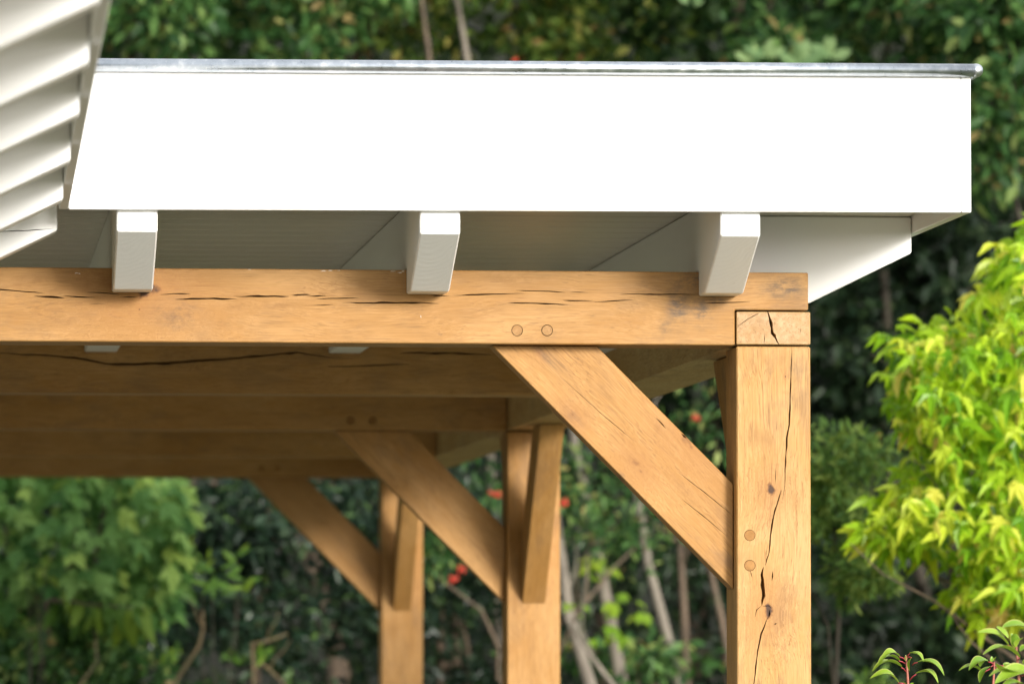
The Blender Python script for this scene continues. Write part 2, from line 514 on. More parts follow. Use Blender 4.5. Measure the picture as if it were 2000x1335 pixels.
# --- front beam with its half lap, checks and peg holes
BEAM_CRACKS = [
    ([(-30, 563), (0, 565), (35, 568), (85, 572)], 3.4), ([(66, 578.5), (100, 579), (127, 581.5)], 3.4),
    ([(124, 577.6), (150, 579.5), (185, 580.5)], 2.8), ([(168, 570.5), (200, 571.5), (238, 575.5)], 2),
    ([(236, 580), (268, 579.5)], 2), ([(312, 575.5), (340, 573.5), (372, 573.5)], 2.6),
    ([(342, 584.5), (405, 583), (464, 584)], 3.6), ([(175, 592.5), (209, 592.8)], 1.6),
    ([(458, 579), (520, 578.5), (566, 578.4)], 3.6), ([(569, 576.6), (590, 575), (606, 575.4)], 3.6),
    ([(600, 578.3), (637, 577)], 2.6), ([(618, 583.5), (660, 582), (702, 581)], 3),
    ([(668, 590.8), (730, 591.3), (790, 590.5), (858, 592)], 3.8), ([(838, 577), (880, 578)], 2),
    ([(884, 577), (930, 575.6), (980, 573.5), (1024, 572.5)], 2.6), ([(1008, 567), (1060, 568), (1104, 571)], 2.2),
    ([(990, 591), (1050, 592.5), (1112, 594.5)], 2.6), ([(598, 596.5), (652, 595)], 1.2),
    ([(1112, 569.5), (1150, 571.5)], 1.2), ([(1098, 586.6), (1158, 587)], 2.6), ([(1160, 589.8), (1200, 587.5), (1238, 585.5)], 2.2),
    ([(1213, 573.4), (1290, 575), (1330, 574.2), (1362, 575)], 2.8), ([(1376, 592), (1410, 591), (1466, 589.5)], 2.0)]
cut = bmesh.new()
for pts, w in BEAM_CRACKS: crack_into(cut, pts, w, D)
for px in (1010, 1068.5): hole_into(cut, P(px, 645, D), .0116)
poly = [(XL, ZB), (X1 - .0035, ZB), (X1 - .0035, Z_LAP + .0035), (X1 + W - .004, Z_LAP + .0035), (X1 + W - .004, ZT), (XL, ZT)]
GREY, BROWN = (.13, .085, .05), (.27, .135, .04)
bxc, bzc = (XL + X1) / 2, (ZB + ZT) / 2
def beam_marks(lst): return [(P(x, y, D).x - bxc, P(x, y, D).z - bzc, w / 982, h / 982, 2, k, c) for x, y, w, h, k, c in lst]
BM = beam_marks([(1325, 598, 22, 34, .8, GREY), (1372, 606, 20, 30, .85, GREY), (1398, 590, 24, 14, .7, GREY), (1350, 548, 38, 18, .6, GREY), (1532, 562, 40, 22, .8, GREY),
                 (1300, 640, 12, 16, .5, GREY), (345, 612, 44, 30, .5, GREY), (205, 548, 70, 20, .75, BROWN), (60, 548, 50, 14, .6, BROWN), (470, 600, 34, 12, .6, BROWN),  # left-end brown marks also paint in the shade of rafter and overhang
                 (540, 596, 40, 10, .7, BROWN), (700, 560, 60, 14, .5, BROWN), (1000, 545, 70, 12, .6, BROWN), (1450, 610, 12, 10, .7, GREY), (950, 610, 50, 12, .4, BROWN), (120, 620, 90, 24, .4, BROWN)])
OAK_FRONT = oak('oak_front_beam', smudges=BM, knots=((P(281, 566, D).x - (XL + X1) / 2, P(281, 566, D).z - (ZB + ZT) / 2, .021, 2),
                                        (P(272, 604, D).x - (XL + X1) / 2, P(272, 604, D).z - (ZB + ZT) / 2, .002, 2)))
me = bm_mesh(prism_bm(poly, 'y', D, D + W, .002))
beam1 = timber_mesh('beam', me, (XL, D, ZB), (X1, D + W, ZT), 'x', cuts=cut, mat=OAK_FRONT)
for px in (1010, 1068.5): peg(px, 645, D, beam1, r=.0102, mat=OAK_PEG_PALE)

# --- side beam, its sawn end showing in the lap
cut = bmesh.new()
crack_into(cut, [(1498, 601), (1501, 612), (1505, 630), (1509, 650), (1514, 660), (1522, 674)], 6, D - .001, .05)
crack_into(cut, [(1440, 637.5), (1460, 623), (1486, 609)], 1.6, D - .001)
crack_into(cut, [(1492.5, 673), (1494, 650)], 1.4, D - .001)
crack_into(cut, [(1563, 640), (1564, 652)], 1.4, D - .001)
poly = [(D - .001, ZB + .0015), (YB - .25, ZB + .0015), (YB - .25, ZT), (D + W + .002, ZT), (D + W + .002, Z_LAP), (D - .001, Z_LAP)]
me = bm_mesh(prism_bm(poly, 'x', X1, X1 + W, .0015))
OAK_PALE = oak('oak_pale_side_beam', light=(.56, .40, .19), deep=(.46, .29, .11))  # paler oak tone for the whole side beam
timber_mesh('beam', me, (X1, D, ZB), (X1 + W, YB - .25, ZT), 'y', cuts=cut, mat=OAK_PALE)
timber('beam', (XL, D + W + .002, ZB), (XL + W, YB - .25, ZT), 'y')

# --- the four beams behind, between the side beams
for k in range(1, 5):
    Yk = D + k * S
    cut = None
    if k == 1:
        cut = bmesh.new()
        crack_into(cut, [(-40, 687), (0, 689), (100, 695), (160, 700), (215, 711), (330, 709), (450, 700), (540, 692), (582, 688.5), (640, 697), (690, 700)], 5.5, Yk)
        crack_into(cut, [(780, 689), (880, 689.5), (960, 693)], 4, Yk)
        crack_into(cut, [(640, 716), (720, 714), (800, 710)], 3, Yk)
    if k in (2, 4):
        cut = bmesh.new()
        pp = [(685, 821), (728, 821)] if k == 2 else [(511, 914), (542, 914)]
        for q in pp: hole_into(cut, P(*q, Yk), .0122)
    b = timber('beam', (XL + W + .002, Yk, ZB), (X1 - .002, Yk + W, ZT), 'x', cuts=cut)
    if k in (2, 4):
        for q in pp: peg(*q, Yk, b, r=.0112, proud=-.002)

# --- posts
POST_CRACKS = [
    ([(1547, 672), (1545.5, 720), (1543.5, 780), (1541.5, 830), (1537, 855), (1534, 900), (1532.5, 950), (1528, 977)], 3.0),
    ([(1526, 956), (1517, 985), (1511, 1008), (1505, 1045), (1501.5, 1080), (1495, 1103)], 3.8),
    ([(1513, 1000), (1506, 1025)], 2.0), ([(1497, 1068), (1496, 1090)], 1.6),
    ([(1490.5, 1106), (1488.5, 1122), (1488.5, 1142), (1491.5, 1163), (1488, 1182)], 6.5),
    ([(1488, 1182), (1478, 1190), (1474, 1206)], 1.4), ([(1489, 1183), (1502, 1182), (1509, 1188)], 1.4),
    ([(1503, 1190), (1502, 1206)], 3), ([(1502, 1200), (1496, 1214), (1487, 1236), (1480, 1270), (1474.5, 1318), (1471, 1350)], 3.0),
    ([(1509, 1114), (1508, 1134)], 2.2), ([(1515, 912), (1514, 948)], 1.1),
    ([(1465, 1112), (1469, 1128)], 1.3), ([(1512, 1218), (1517, 1217)], 2.6)]
PZ = 2.1868
def post(Yp, Xp, front=False):
    lo, hi = (Xp, Yp, 0.0), (Xp + W, Yp + W, PZ - .0035)
    cuts = None; mat = OAK
    if front:
        cuts = bmesh.new()
        for pts, w in POST_CRACKS: crack_into(cuts, pts, w, D)
        for q in ((1464.5, 1044.5), (1464.5, 1103.5)): hole_into(cuts, P(*q, D), .0114)
        mz = (lo[2] + hi[2]) / 2; cx = Xp + W / 2
        kn = [(P(1506, 958, D).z - mz, 1, .0085), (P(1501, 1194, D).z - mz, 1, .009)]
        # frame of a post: local X up, local Y to the side
        Mt = axis_frame((cx, Yp + W / 2, mz), (0, 0, 1), (0, -1, 0))
        k2 = []
        for q, r in (((1505, 958), .0105), ((1501, 1193), .011), ((1534, 735), .0018)):
            l = Mt.inverted() @ P(*q, D); k2.append((l.x, l.y, r, 1))
        PM = []
        for x, y, w_, h_, k_ in ((1467, 706, 8, 14, .8), (1478, 718, 5, 12, .8), (1500, 704, 8, 14, .7), (1456, 735, 7, 10, .6), (1558, 740, 8, 8, .6), (1533, 766, 7, 5, .5), (1470, 848, 14, 22, .6),
                                 (1500, 858, 16, 20, .6), (1530, 700, 10, 26, .4), (1556, 975, 10, 20, .45), (1462, 1090, 16, 18, .4), (1500, 1140, 14, 30, .45), (1548, 1180, 16, 40, .35), (1460, 1240, 10, 50, .4)):
            l = Mt.inverted() @ P(x, y, D); PM.append((l.x, l.y, h_ / 982, w_ / 982, 1, k_, (.30, .155, .05)))
        mat = oak('oak_front_post', smudges=PM, light=(.495, .298, .124), deep=(.425, .230, .068), knots=k2, stain=.85)
    o = timber('post', lo, hi, 'z', cuts=cuts, mat=mat)
    if front:
        for q in ((1464.5, 1044.5), (1464.5, 1103.5)): peg(*q, D, o, r=.0106, proud=.0003)
for k in (0, 2, 4):
    post(D + k * S, X1, k == 0)
    post(D + k * S, XL)

# --- braces, 45 degrees, centred on the post
BT, B_LOW, B_UP = .066, .490, .278       # thickness, reach of lower and upper edge from the corner
def brace(corner, d, cracks=None, mat=OAK):
    """corner = where the post face meets the beam underside (middle of the brace); d = direction away from the post"""
    c = Vector(corner); d = Vector(d); n = Vector((d.y, -d.x, 0))
    e = .0015
    pr = [(e, -B_LOW), (e, -B_UP), (B_UP, -e), (B_LOW, -e)]
    bm = bmesh.new()
    A = [bm.verts.new(c + d * a + Vector((0, 0, z)) + n * BT / 2) for a, z in pr]
    B = [bm.verts.new(c + d * a + Vector((0, 0, z)) - n * BT / 2) for a, z in pr]
    bm.faces.new(A); bm.faces.new(B[::-1])
    for i in range(4): bm.faces.new((A[i], B[i], B[(i + 1) % 4], A[(i + 1) % 4]))
    bmesh.ops.recalc_face_normals(bm, faces=bm.faces[:])
    bmesh.ops.bevel(bm, geom=bm.edges[:], offset=.0015, segments=1, affect='EDGES')
    me = bm_mesh(bm)
    if cracks:
        cut = bmesh.new()
        for pts, w in cracks: crack_into(cut, pts, w, c.y - BT / 2, .02, True)
        me = boolean_cut(me, finish_cutters(cut))
    ax = (d + Vector((0, 0, 1))).normalized()
    M = axis_frame(c + d * .19 + Vector((0, 0, -.19)), ax, n)
    me.materials.clear()
    return link('brace', me, carport, M, (mat,))
mid = W / 2
fy = D + mid - BT / 2
for k in (0, 2, 4):
    Yk = D + k * S
    cr = [([(1324, 921), (1375, 960), (1432, 1006)], 1.5), ([(1333, 975), (1380, 1012), (1422, 1048)], 1.3),
          ([(1281, 815), (1290, 824), (1300, 836)], 2.0), ([(1331, 846), (1341, 856)], 3.2), ([(1100, 740), (1180, 812), (1240, 862)], 1.1)] if k == 0 else None
    Mb = axis_frame(Vector((X1, Yk + mid, ZB)) + Vector((-.19, 0, -.19)), (-1, 0, 1), (0, 1, 0))
    bk = []
    for q, r in (((1243, 903), .010), ((1252, 920), .008), ((1346, 862), .017), ((1118, 808), .008), ((1053, 689), .003)):
        l = Mb.inverted() @ P(*q, fy); bk.append((l.x, l.y, r, 1, .5))
    bs = []
    for x, y, w_, h_, k_, c_ in ((1120, 812, 24, 10, .6, GREY), (1146, 806, 16, 8, .6, BROWN), (1216, 932, 10, 8, .7, GREY), (1243, 905, 22, 9, .8, BROWN), (1290, 838, 26, 10, .6, BROWN), (1180, 760, 40, 14, .5, BROWN),
                                 (1060, 690, 30, 8, .6, GREY), (1410, 1000, 40, 14, .5, BROWN), (1340, 960, 50, 12, .4, BROWN), (1400, 1090, 30, 10, .5, BROWN)):
        l = Mb.inverted() @ P(x, y, fy); bs.append((l.x, l.y, w_ / 982, h_ / 982, 1, k_, c_))
    bmat = oak('oak_front_brace', smudges=bs, light=(.475, .26, .09), deep=(.38, .19, .05), knots=bk, stain=.9) if k == 0 else OAK
    brace((X1, Yk + mid, ZB), (-1, 0, 0), cr, bmat)
    brace((XL + W, Yk + mid, ZB), (1, 0, 0))
    if k > 0:
        brace((X1 + mid, Yk, ZB), (0, -1, 0)); brace((XL + mid, Yk, ZB), (0, -1, 0))
    if k < 4:
        brace((X1 + mid, Yk + W, ZB), (0, 1, 0)); brace((XL + mid, Yk + W, ZB), (0, 1, 0))

# --- white rafters with shaped tails, notched over the beams
NOSE, FLAT = YF + FT + .001, D - .0838
def rafter(X):
    poly = [(NOSE, ZR), (FLAT, ZRB)]
    for k in range(5):
        a = D + k * S
        poly += [(a - .001, ZRB), (a - .001, ZT + .001), (a + W + .001, ZT + .001), (a + W + .001, ZRB)]
    YE = YB - FT - .001
    poly += [(YE - .23, ZRB), (YE, ZR), (YE, ZS - .001), (NOSE, ZS - .001)]
    me = bm_mesh(prism_bm(poly, 'x', X, X + RW, .0028))
    M = axis_frame((X + RW / 2, (NOSE + YE) / 2, (ZRB + ZS) / 2), (0, 1, 0))
    o = link('rafter', me, carport, M, (WHITE, WHITE_END))
    for p in me.polygons:
        if p.normal.x < -.6: p.material_index = 1
        elif abs(p.normal.x) > .2 and p.normal.z < -.3: p.material_index = 1
    return o
RX = [.3088, .8964, 1.4856]
for x in RX: rafter(x)
for i in range(1, 6): rafter(RX[0] - .588 * i)

# --- rafters that carry the overhang on the right (across the side beam)
XI = XF - FT
def outrigger(Y, x0, xe, parent, notch=None, thick=.078, crack=None):
    run = .215
    poly = [(x0, ZRB)]
    if notch: poly = [(x0, ZT + .001), (notch, ZT + .001), (notch, ZRB)]
    poly += [(xe - run, ZRB), (xe, ZR + .007), (xe, ZS - .001), (x0, ZS - .001)]
    me = bm_mesh(prism_bm(poly, 'y', Y, Y + thick, .0028))
    if crack:
        cut = bmesh.new(); crack_into(cut, *crack); me = boolean_cut(me, finish_cutters(cut)); me.materials.clear()
    M = axis_frame((xe - .3, Y + thick / 2, (ZRB + ZS) / 2), (1, 0, 0))
    return link('outrigger', me, parent, M, (WHITE,))
for i in range(15):
    outrigger(11.045 + .6 * i, X1 + .004, XI - .001, carport, X1 + W + .001)

# --- roof: soffit boards, deck, fascia boards, zinc edge
bw = .15
y = YF + FT + .002
while y < YB - FT - .03:
    y1 = min(y + bw, YB - FT - .002)
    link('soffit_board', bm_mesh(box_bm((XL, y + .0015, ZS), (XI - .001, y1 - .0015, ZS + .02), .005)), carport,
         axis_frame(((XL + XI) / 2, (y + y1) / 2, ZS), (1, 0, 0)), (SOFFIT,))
    y = y1
link('roof_deck', bm_mesh(box_bm((XL, YF + FT + .002, ZS + .022), (XI - .001, YB - FT - .002, ZG - .03))), carport, None, (plain('roof_felt', (.05, .05, .055), .9),))
WX = .2147                               # outer face of the left roof's fascia where it meets this one
link('fascia', bm_mesh(prism_bm([(WX + .001, ZFL), (XF - FT - .0012, ZFR), (XF - FT - .0012, ZGR), (WX + .001, ZGL)], 'y', YF, YF + FT, .0016)), carport, axis_frame((1, YF, ZF), (1, 0, 0)), (WHITE,))
link('fascia', bm_mesh(box_bm((XF - FT, YF, ZFR), (XF, YB, ZGR), .0016)), carport, axis_frame((XF, 15, ZF), (0, 1, 0)), (WHITE,))
link('fascia', bm_mesh(box_bm((XL, YB - FT, ZF), (XF - FT - .001, YB, ZG), .0016)), carport, axis_frame((0, YB, ZF), (1, 0, 0)), (WHITE,))
link('fascia', bm_mesh(box_bm((XL - FT - .001, YF + .3, ZF), (XL - .001, YB, ZG), .0016)), carport, axis_frame((XL, 15, ZF), (0, 1, 0)), (WHITE,))

def roll_edge(pts, parent, flange_poly, zt):
    bm = bmesh.new(); tube_mesh(bm, pts, [.0128] * len(pts), 20)
    for p in (pts[0], pts[-1]):
        bmesh.ops.create_uvsphere(bm, u_segments=16, v_segments=10, radius=.0135, matrix=Matrix.Translation(p))
    for f in bm.faces: f.smooth = True
    o = link('zinc_edge_roll', bm_mesh(bm), parent, None, (ZINC,))
    zt += .0015
    lo, hi = flange_poly
    f = link('zinc_edge_flange', bm_mesh(box_bm((lo[0], lo[1], zt - .0005), (hi[0], hi[1], zt + .0015))), parent, None, (ZINC,))
ZCL, ZCR = ZGL + .0005, ZGR + .0005
roll_edge([Vector((WX + .01, YF - .0105, ZCL)), Vector((1.1, YF - .0105, (ZCL + ZCR) / 2)), Vector((XF + .0085, YF - .0105, ZCR))], carport,
          ((WX + .01, YF - .008), (XF, YF + .12)), ZGL)
roll_edge([Vector((XF + .0095, YF - .0095, ZCR)), Vector((XF + .0095, 15, ZCR)), Vector((XF + .0095, YB, ZCR))], carport,
          ((XF - .12, YF + .121), (XF + .006, YB)), ZGR)

# smears of white paint left on the oak
def smear(cx, cy, w, h, n=9):
    bm = bmesh.new(); vs = []
    for i in range(n * 2):
        a = 2 * math.pi * i / (n * 2); k = rnd.uniform(.35, 1.1)
        vs.append(bm.verts.new(P(cx + math.cos(a) * w * k, cy + math.sin(a) * h * k, D - .0006)))
    f = bm.faces.new(vs)
    r = bmesh.ops.extrude_face_region(bm, geom=[f])
    for v in [g for g in r['geom'] if isinstance(g, bmesh.types.BMVert)]: v.co.y += .0009
    bmesh.ops.triangulate(bm, faces=bm.faces[:])
    bmesh.ops.recalc_face_normals(bm, faces=bm.faces[:])
    link('paint_smear', bm_mesh(bm), beam1, None, (SMEAR,))
SMEAR = plain('old_white_paint', (.62, .54, .45), .6, .15, 60)
for a in ((632, 529, 7, 1.6), (645, 528.2, 6, 1.2), (662, 528, 3, .8), (768, 529.3, 8, 1.1), (781, 532, 6, 1.5), (787, 529.5, 4, 2),
          (149, 533, 4.5, 1.2), (155, 534, 2.5, 1.6), (487, 525.8, 4, .9), (822, 618, 1, 3)): smear(*a)

# ------------------------------------------------------------------ the neighbouring roof on the left, coming towards the camera
wing = empty('roof_overhang', (WX, 8.0, 2.4), 'white roof overhang with shaped rafter ends in a receding row at the upper left', 'roof')
SL = .00495; HX = -1.05
def xw(Y): return WX - SL * (YF - Y)
Y0 = 5.75
poly = [(xw(Y0) - .018, Y0), (xw(Y0), Y0), (WX, YF - .0005), (WX - .018, YF - .0005)]
link('fascia', bm_mesh(prism_bm(poly, 'z', ZFL, ZGL, .0016)), wing, axis_frame((WX, 8, ZF), (0, 1, 0)), (WHITE,))
link('fascia', bm_mesh(box_bm((HX, Y0 - .019, ZFL), (xw(Y0), Y0 - .001, ZGL), .0016)), wing, axis_frame((-1, Y0, ZF), (1, 0, 0)), (WHITE,))
for i, Y in enumerate((10.594, 9.837, 9.03, 8.22, 7.484, 6.74, 6.0)):
    cr = ([(-60, 453), (0, 452), (50, 450.5), (104, 446)], 2.2, Y, .03) if i == 0 else None
    outrigger(Y, -1.04, xw(Y) - .0195, wing, crack=cr)
y = Y0 + .002
while y < YF - .02:
    y1 = min(y + bw, YF - .002)
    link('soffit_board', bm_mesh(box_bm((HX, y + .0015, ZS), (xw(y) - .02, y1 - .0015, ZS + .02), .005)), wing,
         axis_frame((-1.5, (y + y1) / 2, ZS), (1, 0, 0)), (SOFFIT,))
    y = y1
link('roof_deck', bm_mesh(box_bm((HX, Y0, ZS + .022), (.16, YF - .002, ZG - .03))), wing, None, (plain('grey_roof_felt', (.05, .05, .055), .9),))
bm = bmesh.new()
tube_mesh(bm, [Vector((xw(Y0) + .0095, Y0, ZCL)), Vector((xw(8) + .0095, 8, ZCL)), Vector((WX + .0095, YF - .02, ZCL))], [.0128] * 3, 20)
link('zinc_edge_roll', bm_mesh(bm), wing, None, (ZINC,))
link('fascia', bm_mesh(box_bm((HX - FT, Y0 - .019, ZFL), (HX - .001, YF, ZGL), .0016)), wing, axis_frame((HX, 8, ZF), (0, 1, 0)), (WHITE,))
link('beam', bm_mesh(box_bm((-.98, Y0 + .25, ZB), (-.83, D - .004, ZRB - .001), .0025)), wing, axis_frame((-.9, 8, 2.25), (0, 1, 0)), (OAK,))
link('post', bm_mesh(box_bm((-.98, Y0 + .25, 0), (-.83, Y0 + .40, ZB - .002), .0025)), wing, axis_frame((-.9, Y0 + .3, 1.1), (0, 0, 1), (0, -1, 0)), (OAK,))

# ------------------------------------------------------------------ foliage
def leaf_cloud_mesh(name, pos, out, size, aspect=.5, fold=.18, droop=.35, up=.5, spread=.9):
    """pos: N x 3 leaf bases; out: N x 3 outward directions; one folded five-point leaf each"""
    n = len(pos)
    d = out + rng.normal(0, spread, (n, 3)); d[:, 2] -= droop
    d /= np.linalg.norm(d, axis=1)[:, None]
    nm = rng.normal(0, .6, (n, 3)) + np.array([0, -.25, up]) + out * .35
    nm -= d * (nm * d).sum(1)[:, None]; nm /= np.linalg.norm(nm, axis=1)[:, None] + 1e-9
    sd = np.cross(d, nm)
    L = size * rng.uniform(.6, 1.25, n)[:, None]; Wd = L * aspect * rng.uniform(.8, 1.15, n)[:, None] * .5
    b = pos; tip = pos + d * L - nm * L * .12
    c = pos + d * L * .5 - nm * Wd * fold * 2 * .5
    l = pos + d * L * .45 + sd * Wd + nm * Wd * fold; r = pos + d * L * .45 - sd * Wd + nm * Wd * fold
    l2 = pos + d * L * .75 + sd * Wd * .62; r2 = pos + d * L * .75 - sd * Wd * .62
    V = np.stack([b, l, l2, tip, r2, r, c], 1).reshape(-1, 3)
    base = np.arange(n)[:, None] * 7
    F = np.concatenate([base + np.array([0, 6, 2, 1]), base + np.array([6, 3, 2, 2])[[0, 1, 2, 2]] * 1, base + np.array([0, 5, 4, 6])], 1)
    q = np.concatenate([base + np.array([[0, 6, 2, 1]]), base + np.array([[0, 5, 4, 6]])], 0)
    tr = np.concatenate([base + np.array([[6, 3, 2]]), base + np.array([[6, 4, 3]])], 0)
    me = bpy.data.meshes.new(name)
    me.vertices.add(len(V)); me.vertices.foreach_set('co', V.astype(np.float32).ravel())
    loops = np.concatenate([q.ravel(), tr.ravel()]).astype(np.int32)
    me.loops.add(len(loops)); me.loops.foreach_set('vertex_index', loops)
    starts = np.concatenate([np.arange(len(q)) * 4, len(q) * 4 + np.arange(len(tr)) * 3]).astype(np.int32)
    me.polygons.add(len(starts)); me.polygons.foreach_set('loop_start', starts)
    me.update(calc_edges=True); me.validate()
    return me

def clump_points(centers, radii, per):
    pos, out = [], []
    for c, r in zip(centers, radii):
        u = rng.normal(0, 1, (per, 3)); u /= np.linalg.norm(u, axis=1)[:, None]
        k = rng.uniform(.25, 1, per)[:, None] ** .6
        pos.append(np.array(c) + u * k * np.array(r)); out.append(u)
    return np.concatenate(pos), np.concatenate(out)

def ellipsoid_clumps(c, r, n, cr):
    cs, rs = [], []
    for _ in range(n):
        u = rng.normal(0, 1, 3); u /= np.linalg.norm(u)
        k = rng.uniform(0, 1) ** .4
        cs.append(np.array(c) + u * k * np.array(r)); s = cr * rng.uniform(.6, 1.4)
        rs.append(np.array([s, s, s * rng.uniform(.5, .8)]))
    return cs, rs

BARK_GREY = bark('pale_grey_bark', (.23, .20, .16), (.12, .10, .08))
BARK_DARK = bark('dark_mossy_bark', (.055, .045, .03), (.03, .024, .017))
BARK_BROWN = bark('brown_bark', (.15, .105, .07), (.06, .042, .028))
L_MID = leaf_mat('mid_green_leaves', [(0, (.016, .048, .014)), (.55, (.042, .105, .028)), (.85, (.10, .19, .05)), (.95, (.24, .30, .09)), (1, (.22, .15, .06))], .42, .3)  # the palest and tan stops stand in for blurred bright highlights
L_OLIVE = leaf_mat('yellow_green_leaves', [(0, (.025, .055, .012)), (.5, (.065, .12, .022)), (.80, (.15, .20, .035)), (.93, (.34, .34, .08)), (1, (.26, .13, .05))], .42, .32)  # light stops imitate bright highlights among the leaves
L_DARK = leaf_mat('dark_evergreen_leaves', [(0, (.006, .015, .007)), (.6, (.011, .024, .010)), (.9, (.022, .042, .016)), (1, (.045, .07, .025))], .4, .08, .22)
L_FOREST = leaf_mat('forest_green_leaves', [(0, (.010, .032, .010)), (.6, (.03, .072, .02)), (.9, (.07, .13, .035)), (1, (.14, .20, .06))], .4, .25)
L_PALE = leaf_mat('pale_grey_green_leaves', [(0, (.09, .17, .07)), (1, (.20, .29, .12))], .45, .3)
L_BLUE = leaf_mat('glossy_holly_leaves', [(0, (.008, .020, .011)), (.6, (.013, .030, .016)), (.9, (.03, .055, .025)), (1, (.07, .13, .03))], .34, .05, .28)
L_BIG = leaf_mat('broad_maple_leaves', [(0, (.04, .12, .03)), (.5, (.13, .27, .07)), (.85, (.24, .40, .12)), (1, (.34, .46, .10))], .45, .3)
L_FROND = leaf_mat('feathery_conifer_sprays', [(0, (.05, .11, .025)), (.6, (.11, .20, .04)), (1, (.24, .31, .07))], .5, .3)
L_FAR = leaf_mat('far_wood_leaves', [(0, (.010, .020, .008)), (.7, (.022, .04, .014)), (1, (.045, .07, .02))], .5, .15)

def limb_path(a, b, n=6, wob=.05):
    a, b = Vector(a), Vector(b)
    L = (b - a).length
    return [a.lerp(b, i / n) + (Vector((rnd.uniform(-1, 1), rnd.uniform(-1, 1), rnd.uniform(-.3, .3))) * wob * L if 0 < i < n else Vector((0, 0, 0))) for i in range(n + 1)]

def tree(name, label, cat, base, crowns, mat, leaf, per, trunk=None, tr=.07, barkm=BARK_BROWN, group=None, cr=.28, aspect=.5, droop=.35, limbs=5, up=.5):
    """crowns: list of (centre, radii, number of clumps); trunk: polyline (or straight up from base)"""
    root = empty(name, base, label, cat, group)
    cs, rs = [], []
    for c, r, n in crowns:
        a, b = ellipsoid_clumps(c, r, n, cr); cs += a; rs += b
    bm = bmesh.new()
    c0 = Vector(crowns[0][0])
    if trunk is None: trunk = limb_path(base, c0 + Vector((0, 0, crowns[0][1][2] * .6)), 8, .02)
    n = len(trunk)
    tube_mesh(bm, trunk, [tr * (1 - .75 * i / (n - 1)) for i in range(n)], 9)
    for i in range(limbs):
        tgt = Vector(cs[rnd.randrange(len(cs))])
        low = [p for p in trunk if p.z < tgt.z - .1] or [trunk[0]]
        st = low[-1 if len(low) < 3 else rnd.randrange(len(low) * 2 // 3, len(low))]
        tube_mesh(bm, limb_path(st, tgt, 5, .06), [tr * .38, tr * .32, tr * .26, tr * .2, tr * .14, tr * .08], 6)
    link('trunk', bm_mesh(bm), root, None, (barkm,))
    pos, out = clump_points(cs, rs, per)
    o = link('crown', leaf_cloud_mesh(name + '_crown', pos, out, leaf, aspect, droop=droop, up=up), root, None, (mat,))
    o['kind'] = 'stuff'
    return root

def V(px, py, Y): return tuple(P(px, py, Y))

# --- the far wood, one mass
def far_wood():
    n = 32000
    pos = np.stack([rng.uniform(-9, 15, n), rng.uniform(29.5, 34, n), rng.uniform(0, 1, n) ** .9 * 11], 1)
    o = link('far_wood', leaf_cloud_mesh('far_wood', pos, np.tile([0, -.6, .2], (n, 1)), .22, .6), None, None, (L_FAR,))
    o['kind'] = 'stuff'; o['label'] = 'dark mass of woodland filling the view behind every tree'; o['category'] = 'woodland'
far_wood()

def ground_of(p): return (p[0], p[1], 0)

# --- trees and shrubs behind the carport, from left to right
c = V(330, -60, 24.5)
tree('broadleaf_tree', 'sunlit green leafy tree above the left end of the zinc roof edge', 'tree', (c[0] - .5, 25.2, 0),
     [(c, (1.0, .7, .75), 60), ((c[0] - 1.2, 25.2, 6.0), (1.9, 1.2, 1.5), 55)], L_MID, .085, 85, cr=.24)
c = V(640, -120, 26)
tree('broadleaf_tree', 'olive green leafy tree just left of the thin bare trunk above the roof', 'tree', (c[0], 26.6, 0),
     [(c, (.85, .7, 1.1), 50), ((c[0], 26.5, 6.8), (1.6, 1.1, 1.3), 40)], L_OLIVE, .08, 75, cr=.26)
tp = [P(960, 1100, 25), P(945, 600, 25), P(925, 200, 25), P(913, 118, 25), P(903, 60, 25), P(889, -20, 25), P(880, -120, 25), P(860, -320, 25)]
tp[0] = Vector((tp[0].x + .1, 25, 0))
tree('slender_tree', 'slender tree with a thin grey-brown trunk rising behind the zinc roof edge', 'tree', tuple(tp[0]),
     [(V(1000, -240, 25.2), (.9, .7, .6), 38), (V(1100, 10, 25.4), (.38, .4, .38), 16), (V(760, -40, 25.6), (.28, .4, .4), 10)], L_OLIVE, .075, 80,
     trunk=tp, tr=.024, barkm=BARK_GREY, cr=.2, limbs=0)
tp = [P(870, 1100, 24.2), P(850, 500, 24.2), P(838, 110, 24.2), P(826, 20, 24.2), P(815, -80, 24.2)]
tp[0] = Vector((tp[0].x, 24.2, 0))
tree('slender_tree', 'darker thin stem beside the slender trunk above the roof', 'tree', tuple(tp[0]),
     [((tp[-1].x, 24.4, tp[-1].z + .7), (.5, .5, .5), 18)], L_MID, .075, 70, trunk=tp, tr=.021, cr=.2, limbs=0)
c = V(1370, -40, 26.5)
tree('broadleaf_tree', 'dark green dense tree above the middle of the roof edge', 'tree', (c[0], 27, 0),
     [(c, (.75, .6, 1.2), 55), ((c[0] + .3, 27, 6.5), (1.6, 1.1, 1.4), 45)], L_FOREST, .1, 85, cr=.26)
c = V(1700, -40, 24)
pale_tree = tree('broadleaf_tree', 'green tree with pale leaf tips above the right end of the roof edge', 'tree', (c[0] + .8, 26.9, 0),
     [(c, (.65, .6, .65), 34), ((c[0] + .4, 24.8, 5.6), (1.5, 1.0, 1.3), 45), (V(1530, 105, 23.6), (.22, .25, .12), 6)], L_MID, .09, 80, cr=.22, limbs=0, tr=.04, barkm=BARK_DARK)
c = V(1980, 190, 22.5)
